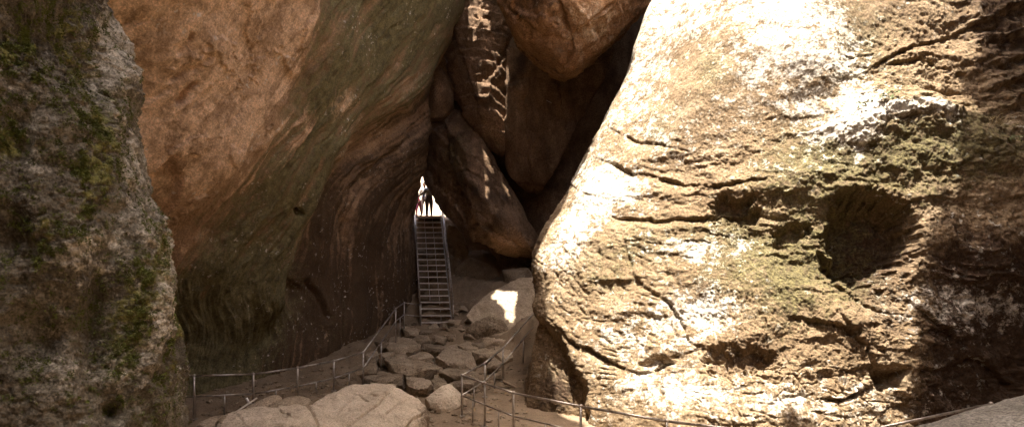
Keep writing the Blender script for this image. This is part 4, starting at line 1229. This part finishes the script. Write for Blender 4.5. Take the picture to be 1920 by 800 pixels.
railing('metal_railing', [(W(300, 700, 11.2), False, None), (W(364, 704, 11.6), True, None), (W(475, 701, 12.3), True, None), (W(558, 689, 13.0), True, None), (W(626, 676, 13.9), True, None), (W(681, 660, 15.3), True, None),
                          (W(742, 578, 19.0), True, None), (W(758, 567, 20.3), True, None), (W(789, 571, 20.75), True, None)],
        'steel pipe railing running along the foot of the leaning slab up to the stairs', 'railings beside the path')
railing('metal_railing', [(W(1012, 574, 19.4), False, None), (W(943, 652, 15.6), True, None), (W(909, 680, 13.6), True, None), (W(866, 703, 12.05), True, None), (W(909, 718, 11.2), True, None), (W(963, 736, 10.4), True, None), (W(1089, 761, 9.4), True, None),
                          (W(1250, 789, 8.5), True, None), (W(1450, 812, 7.9), True, None), (W(1650, 801, 8.1), False, None), (W(1858, 757, 9.4), True, None)],
        'steel pipe railing turning a corner and running in front of the carved wall', 'railings beside the path')

# ================================================================== STAIRS
st = empty('metal_staircase', (W(819, 612, 21)[0], 21.0, 1.05), 'steep metal staircase with open treads climbing to the bright opening', 'staircase')
B0, B1 = W(790, 612, 21.0), W(848, 612, 21.0)
T0, T1 = W(778.5, 404, 25.4), W(826.5, 404, 25.4)
NT = 19


def along(a, b, t): return a + (b - a) * t


def box_obj(name, c, ax, ay, az, mat, parent):
    """box from a centre and three half-axis vectors"""
    V = []
    for i in (-1, 1):
        for j in (-1, 1):
            for k in (-1, 1):
                V.append(c + i * ax + j * ay + k * az)
    Fq = np.array([(0, 1, 3, 2), (4, 6, 7, 5), (0, 4, 5, 1), (2, 3, 7, 6), (0, 2, 6, 4), (1, 5, 7, 3)], dtype=np.int32)
    return mesh_obj(name, np.array(V), Fq, mat, parent, smooth=False, loc=c)


for a, b in ((B0, T0), (B1, T1)):
    v = b - a; L = np.linalg.norm(v); v /= L
    nrm = np.cross(v, np.array([1.0, 0, 0])); nrm /= np.linalg.norm(nrm)
    box_obj('stringer', (a + b) / 2, np.array([0.022, 0, 0]), v * L / 2, nrm * 0.085, M_DARKMETAL, st)
    upv = np.array([0, 0, 0.9])
    sx = np.array([-0.05 if a is B0 else 0.05, 0, 0])
    tube_obj('handrail', [a + upv + sx, b + upv + sx, b + upv + sx + np.array([0, 0.9, 0])], 0.026, M_METAL, st)
    tube_obj('handrail_lower', [a + upv * 0.5 + sx, b + upv * 0.5 + sx], 0.018, M_METAL, st)
    for t in (0.01, 0.25, 0.5, 0.75, 0.99):
        p = along(a, b, t) + sx
        tube_obj('baluster', [p - np.array([0, 0, 0.1]), p + upv], 0.022, M_METAL, st)
first_bar = None
for k in range(NT):
    t = (k + 0.6) / NT
    l, r_ = along(B0, T0, t), along(B1, T1, t)
    c = (l + r_) / 2
    hw = (r_ - l) / 2 - np.array([0.024, 0, 0])
    tr = box_obj('tread', c, hw, np.array([0, 0.115, 0]), np.array([0, 0, 0.022]), M_TREAD, st)
    for s in (-0.33, 0.33):
        bar = mesh_obj('riser_bar', np.array([[x, y, z] for x in (-0.011, 0.011) for y in (-0.011, 0.011) for z in (-0.215, -0.024)]),
                       np.array([(0, 1, 3, 2), (4, 6, 7, 5), (0, 4, 5, 1), (2, 3, 7, 6), (0, 2, 6, 4), (1, 5, 7, 3)], dtype=np.int32), M_TREAD, None, smooth=False)
        bar.parent = tr; bar.location = Vector((hw[0] * s, 0.08, 0))
box_obj('landing', (T0 + T1) / 2 + np.array([0, 0.75, -0.03]), np.array([0.62, 0, 0]), np.array([0, 0.75, 0]), np.array([0, 0, 0.03]), M_TREAD, st)

# ================================================================== CROSS BEAM IN THE OPENING
o = tube_obj('timber_pole', [W(765, 322, 26.3), W(835, 320, 26.3)], 0.05, plain_mat('old timber', (0.12, 0.08, 0.05), 0.8), None)
set_tags(o, 'thin dark pole spanning the top of the bright opening', 'pole')

# pale sunlit slope added beyond the opening to whiten it
boulder('added_outcrop', [np.array(p, dtype=float) for p in [(-12, 32, 5.5), (2, 32, 5.5), (-12, 42, 5), (2, 42, 5), (-11, 38, 13), (1, 38, 13), (-9, 41, 14.5), (0, 41, 14)]], M_PALE,
        'added pale rock slope filling the opening with white', 'rock', level=6, seed=68)

# ================================================================== PEOPLE
M_SKIN = plain_mat('skin', (0.24, 0.13, 0.08), 0.55, var=0.1)
M_HAIR = plain_mat('black hair', (0.012, 0.010, 0.009), 0.5, var=0.3)


def person(loc, yaw, height, cloth, label, lean=0.0, bulk=1.2, arms=((0.15, -0.1), (0.15, -0.1)), long_hair=False, cap=None, bag=None, step=0.1, head_down=0.0):
    """one skinned body; cloth = (top colour, trouser colour); arms = hand targets (out, forward, up) per side in body space"""
    s = height / 1.7
    root = empty('person', loc, label, 'person')
    root.rotation_euler = (0, 0, yaw)
    J = {}
    up_ = np.array([0, 0, 1.0])
    hip = np.array([0, 0, 0.93])
    ld = np.array([0, math.sin(lean), math.cos(lean)])
    J['hip'] = hip
    J['waist'] = hip + ld * 0.16
    J['chest'] = hip + ld * 0.38
    J['neckb'] = hip + ld * 0.50
    hd = np.array([0, math.sin(lean * 0.6 + head_down), math.cos(lean * 0.6 + head_down)])
    J['neck'] = J['neckb'] + hd * 0.08
    J['jaw'] = J['neck'] + hd * 0.07 + np.array([0, 0.02, 0])
    J['head'] = J['jaw'] + hd * 0.09
    J['crown'] = J['head'] + hd * 0.08
    edges = [('hip', 'waist', 2), ('waist', 'chest', 1), ('chest', 'neckb', 1), ('neckb', 'neck', 0), ('neck', 'jaw', 0), ('jaw', 'head', 0), ('head', 'crown', 0)]
    R = {'hip': .145, 'waist': .125, 'chest': .15, 'neckb': .09, 'neck': .052, 'jaw': .072, 'head': .092, 'crown': .06}
    for i, sx in enumerate((-1, 1)):
        q = 'lr'[i]
        fy = step * (1 if i else -1)
        J['th' + q] = np.array([sx * .095, 0.01, .86]); J['kn' + q] = np.array([sx * .11, fy * .6 + .04, .49]); J['an' + q] = np.array([sx * .115, fy, .09]); J['to' + q] = np.array([sx * .13, fy + .17, .035])
        R.update({'th' + q: .092, 'kn' + q: .062, 'an' + q: .042, 'to' + q: .038})
        edges += [('hip', 'th' + q, 2), ('th' + q, 'kn' + q, 2), ('kn' + q, 'an' + q, 2), ('an' + q, 'to' + q, 3)]
        sh = J['neckb'] + np.array([sx * .19, 0, 0]) - ld * 0.05
        hx, hy, hz = arms[i]
        hand = sh + np.array([sx * hx, hy, hz])
        mid = (sh + hand) / 2
        reach = np.linalg.norm(hand - sh)
        bend = math.sqrt(max(0.0, 0.27 ** 2 - (reach / 2) ** 2))
        el = mid + np.array([sx * 0.5, -0.55, -0.67]) * bend
        fin = hand + (hand - el) / (np.linalg.norm(hand - el) + 1e-6) * 0.10
        J['sh' + q] = sh; J['el' + q] = el; J['ha' + q] = hand; J['fi' + q] = fin
        R.update({'sh' + q: .068, 'el' + q: .046, 'ha' + q: .032, 'fi' + q: .024})
        edges += [('neckb', 'sh' + q, 1), ('sh' + q, 'el' + q, 1), ('el' + q, 'ha' + q, 1 if cloth[2] else 0), ('ha' + q, 'fi' + q, 0)]
    names = list(J)
    me = bpy.data.meshes.new('body')
    me.from_pydata([tuple(J[n] * s) for n in names], [(names.index(a), names.index(b)) for a, b, _ in edges], [])
    tmp = bpy.data.objects.new('tmp_body', me); COL.objects.link(tmp)
    md = tmp.modifiers.new('Skin', 'SKIN')
    for n, sv in zip(names, me.skin_vertices[0].data):
        bk = bulk if n[:2] in ('hi', 'wa', 'ch', 'th', 'kn', 'sh', 'el') else 1.0
        sv.radius = (R[n] * s * bk, R[n] * s * bk * (0.72 if n in ('hip', 'waist', 'chest') else 1.0)); sv.use_root = (n == 'hip')
    ss = tmp.modifiers.new('Sub', 'SUBSURF'); ss.levels = 2; ss.render_levels = 2
    dg = bpy.context.evaluated_depsgraph_get()
    body_me = bpy.data.meshes.new_from_object(tmp.evaluated_get(dg))
    bpy.data.objects.remove(tmp)
    shoe = plain_mat('shoe', (0.05, 0.04, 0.035), 0.7)
    for m_ in (M_SKIN, plain_mat('top cloth', cloth[0], 0.9, var=0.3, scale=20), plain_mat('trouser cloth', cloth[1], 0.9, var=0.2, scale=20), shoe):
        body_me.materials.append(m_)
    A = np.array([J[a] * s for a, b, _ in edges]); Bv = np.array([J[b] * s for a, b, _ in edges]); mi = [e[2] for e in edges]
    rad = np.array([(R[a] + R[b]) / 2 * s for a, b, _ in edges])
    for f in body_me.polygons:
        c = np.array(f.center[:])
        ab = Bv - A
        t = np.clip(((c - A) * ab).sum(1) / (ab * ab).sum(1), 0, 1)
        dd = np.linalg.norm(c - A - t[:, None] * ab, axis=1) / rad
        f.material_index = mi[int(np.argmin(dd))]
        f.use_smooth = True
    b = bpy.data.objects.new('body', body_me); COL.objects.link(b); b.parent = root
    # hair, face
    V, Fc = ico(4)
    hc = (J['head'] + hd * 0.02) * s
    hv = hc + V * np.array([.088, .103, .118]) * s
    keepv = (V[:, 2] > -0.15 + 0.9 * np.clip(V[:, 1], 0, 1)) | ((V[:, 1] < -0.1) & (V[:, 2] > (-2 if long_hair else -0.6)))
    ff = Fc[keepv[Fc].all(1)]
    if long_hair:
        hv = hv.copy(); back = (V[:, 1] < 0.1) & (V[:, 2] < -0.1); hv[back, 2] -= 0.16 * s * (-V[back, 2])
    used = np.unique(ff); rm = np.full(len(V), -1); rm[used] = np.arange(len(used))
    outer = hv[used]; inner = hc + (outer - hc) * 0.9
    nU = len(used)
    h = mesh_obj('hair' if cap is None else 'cap', np.concatenate([outer, inner]), [rm[ff].astype(np.int32), (rm[ff][:, ::-1] + nU).astype(np.int32)], M_HAIR if cap is None else plain_mat('cap cloth', cap, 0.9), None)
    h.parent = root
    for nm, off, rr, mt in (('nose', (0, .098, -.02), (.014, .02, .024), M_SKIN), ('mouth', (0, .088, -.065), (.026, .008, .008), plain_mat('lips', (0.2, 0.07, 0.055))),
                            ('eye', (-.034, .086, .012), (.014, .008, .008), M_HAIR), ('eye', (.034, .086, .012), (.014, .008, .008), M_HAIR),
                            ('ear', (-.09, -.005, -.01), (.012, .02, .032), M_SKIN), ('ear', (.09, -.005, -.01), (.012, .02, .032), M_SKIN)):
        V2, F2 = ico(2)
        e = mesh_obj(nm, hc + (np.array(off) + V2 * np.array(rr)) * s, F2, mt, None)
        e.parent = root
    # fingers and thumbs
    for q, sx in (('l', -1), ('r', 1)):
        ha, fi, el = J['ha' + q] * s, J['fi' + q] * s, J['el' + q] * s
        ax = (fi - ha) / np.linalg.norm(fi - ha)
        side = np.cross(ax, np.array([0.0, 0.3, 1.0])); side /= np.linalg.norm(side)
        dwn = np.cross(side, ax)
        for k, ln in enumerate((0.062, 0.07, 0.066, 0.052)):
            p0 = fi - ax * 0.02 * s + side * (k - 1.5) * 0.017 * s
            p1 = p0 + ax * ln * 0.6 * s; p2 = p1 + (ax * 0.6 - dwn * 0.8) * ln * 0.5 * s
            V3, q3, t3 = tube([p0, p1, p2], [0.009 * s, 0.008 * s, 0.006 * s], 6)
            e = mesh_obj('finger', V3, [q3, t3], M_SKIN, None); e.parent = root
        p0 = ha + ax * 0.03 * s + side * 0.025 * s
        V3, q3, t3 = tube([p0, p0 + (ax * .6 + side * .6) * 0.04 * s, p0 + (ax * 1.1 + side * .6) * 0.06 * s], [0.011 * s, 0.009 * s, 0.007 * s], 6)
        e = mesh_obj('thumb', V3, [q3, t3], M_SKIN, None); e.parent = root
    return root


LZ = 5.84
person(np.array([W(804, 400, 25.7)[0], 25.7, LZ]), 0.05, 1.56, ((0.20, 0.17, 0.10), (0.08, 0.06, 0.045), True),
       'person seen from behind in a dark olive jacket, gripping the stair rail at the top', lean=0.5, bulk=1.28, arms=((0.42, 0.2, -0.25), (0.10, 0.22, -0.42)), step=0.14, head_down=0.5)
person(np.array([W(796, 400, 28.5)[0], 28.5, 6.1]), math.pi, 1.72, ((0.55, 0.5, 0.45), (0.10, 0.07, 0.06), False),
       'person with short black hair facing the viewer at the back of the group', lean=0.05, arms=((0.1, 0.05, -0.5), (0.1, 0.05, -0.5)))
person(np.array([W(805, 400, 26.5)[0], 26.5, 5.8]), 0.3, 1.76, ((0.13, 0.22, 0.45), (0.09, 0.09, 0.12), False),
       'person in blue with one hand raised beside the slanting boulder', lean=0.12, bulk=1.2, arms=((0.08, 0.1, -0.5), (0.0, 0.26, 0.36)), cap=(0.06, 0.09, 0.16))
person(np.array([W(778, 400, 27.9)[0], 27.9, 6.0]), math.pi * 0.9, 1.34, ((0.75, 0.2, 0.28), (0.7, 0.16, 0.28), False),
       'child in pink clothes standing at the left stair rail', arms=((0.12, 0.1, -0.4), (0.12, 0.1, -0.4)), long_hair=True)
person(np.array([W(786, 400, 28.2)[0], 28.2, 6.05]), math.pi * 0.75, 1.5, ((0.62, 0.58, 0.54), (0.14, 0.07, 0.05), False),
       'person in a white shirt bending down between the child and the climber', lean=0.85, arms=((0.05, 0.3, -0.35), (0.05, 0.3, -0.35)))

# ================================================================== SMALL THINGS
M_LEAF = plain_mat('weed leaf', (0.10, 0.12, 0.04), 0.6, var=0.4, scale=6)
M_DRY = plain_mat('dry grass', (0.42, 0.34, 0.2), 0.8, var=0.3)


def weed(base, label, n_stem, h, leaf, mat, droop=0.5, seed=0, nleaf=6, dirn=(0, -0.5, 0.3)):
    r = random.Random(seed)
    root = empty('weed', base, label, 'plant', 'weeds on the rock ledge')
    SV, SF, ST, LV, LF = [], [], [], [], []
    for k in range(n_stem):
        a = np.array(dirn) + np.array([r.uniform(-.9, .9), r.uniform(-.3, .1), r.uniform(0.2, .9)])
        a /= np.linalg.norm(a)
        p0 = base + np.array([r.uniform(-.12, .12), r.uniform(-.03, .03), 0])
        hh = h * r.uniform(.6, 1.1)
        path = [p0 + a * hh * t + np.array([0, 0, -droop * hh * t * t]) for t in (0, .25, .5, .75, 1)]
        V, q_, t_ = tube(path, [.006, .005, .004, .003, .002], 5)
        SF.append(q_ + sum(len(v) for v in SV)); ST.append(t_ + sum(len(v) for v in SV)); SV.append(V)
        for j in range(nleaf):
            t = r.uniform(.25, 1)
            i = int(t * 3.99); p = path[i] + (path[i + 1] - path[i]) * (t * 4 - i)
            d = np.array([r.uniform(-1, 1), r.uniform(-1, .2), r.uniform(-.7, .5)]); d /= np.linalg.norm(d)
            s = np.cross(d, [0, 0, 1]); s /= np.linalg.norm(s) + 1e-6
            L = leaf * r.uniform(.6, 1.2)
            b0 = sum(len(v) for v in LV)
            LV.append(np.array([p, p + d * L * .5 + s * L * .24, p + d * L + np.array([0, 0, -.25 * L]), p + d * L * .5 - s * L * .24]))
            LF.append((b0, b0 + 1, b0 + 2, b0 + 3))
    mesh_obj('stem', np.concatenate(SV), [np.concatenate(SF), np.concatenate(ST)], mat, root, loc=base)
    if LF: mesh_obj('leaves', np.concatenate(LV), np.array(LF, dtype=np.int32), mat, root, loc=base)
    return root


def on_wall(px, py, fallback):
    """where the sight line meets the carved wall"""
    dg = bpy.context.evaluated_depsgraph_get()
    o_ = Vector((0, 0, ZC)); d_ = Vector((W(px, py, 1.0) - np.array([0, 0, ZC])).tolist()).normalized()
    hit, loc, nrm, idx, ob, mt = scene.ray_cast(dg, o_, d_)
    return np.array(loc[:]) if hit else W(px, py, fallback)


weed(on_wall(1618, 196, 10.6), 'small leafy weed drooping over the left end of the bright ledge', 5, 0.35, 0.10, M_LEAF, 0.9, 1, 8)
weed(on_wall(1655, 186, 10.6), 'leafy weed standing on the middle of the bright ledge', 5, 0.32, 0.10, M_LEAF, 0.4, 2, 7)
weed(on_wall(1866, 235, 10.8), 'dry white stemmed weed at the right end of the ledge', 9, 0.5, 0.05, M_DRY, 0.5, 3, 3)
weed(on_wall(1900, 262, 10.8), 'thin brown weed trailing beside the dry white weed', 6, 0.45, 0.05, M_LEAF, 0.8, 4, 4)

M_STICK = plain_mat('bleached wood', (0.5, 0.42, 0.33), 0.8, var=0.2)
o = tube_obj('stick', [W(440, 773, 9.0), W(481, 746, 9.9)], 0.018, M_STICK, None)
set_tags(o, 'long thin pale stick leaning on the brown rounded rock', 'stick')
o = tube_obj('stick', [W(467, 755, 9.75), W(462, 745, 9.75)], 0.02, plain_mat('white wood', (0.75, 0.7, 0.64), 0.7), None)
set_tags(o, 'short white stub of wood standing across the long stick', 'stick')
p = on_wall(1024, 190, 20.3)
o = tube_obj('twig', [p + np.array([0, -0.03, 0.03]), p + np.array([0.2, -0.05, -0.08])], 0.012, M_STICK, None)
set_tags(o, 'tiny pale twig stuck on the long hanging boulder', 'twig')

# ================================================================== LIGHT, SKY, CAMERA
elev = math.asin(SUN[2]); azim = math.atan2(SUN[0], SUN[1])
w = bpy.data.worlds.new('World'); scene.world = w; w.use_nodes = True
nt = w.node_tree
bg = nt.nodes['Background']
sky = nt.nodes.new('ShaderNodeTexSky'); sky.sky_type = 'NISHITA'; sky.sun_disc = False
sky.sun_elevation = elev; sky.sun_rotation = azim
sky.dust_density = 5.0; sky.ozone_density = 0.2; sky.air_density = 0.5
nt.links.new(sky.outputs[0], bg.inputs[0]); bg.inputs[1].default_value = 0.15
sun = bpy.data.lights.new('sun', 'SUN'); sun.energy = 3.1; sun.angle = math.radians(0.5); sun.color = (1.0, 0.95, 0.87)
so = bpy.data.objects.new('sun', sun); COL.objects.link(so)
so.rotation_euler = Vector((-SUN).tolist()).to_track_quat('-Z', 'Y').to_euler()
so.location = (0, 0, 40)

cam = bpy.data.cameras.new('camera'); cam.lens = 36 * F / 1920; cam.sensor_width = 36; cam.shift_y = 100 / 1920
cam.clip_end = 1000; cam.clip_start = 0.05
cam.dof.use_dof = True; cam.dof.focus_distance = 15; cam.dof.aperture_fstop = 2.8
co = bpy.data.objects.new('camera', cam); COL.objects.link(co)
co.location = (0, 0, ZC); co.rotation_euler = (math.pi / 2, 0, 0)
scene.camera = co

vs = scene.view_settings
vs.view_transform = 'Standard'; vs.look = 'None'; vs.gamma = 1.0; vs.use_curve_mapping = False
vs.exposure = 2.78
scene.cycles.use_denoising = True
scene.cycles.max_bounces = 8; scene.cycles.diffuse_bounces = 6; scene.cycles.glossy_bounces = 3
scene.cycles.use_adaptive_sampling = True; scene.cycles.adaptive_threshold = 0.02
scene.cycles.sample_clamp_indirect = 8
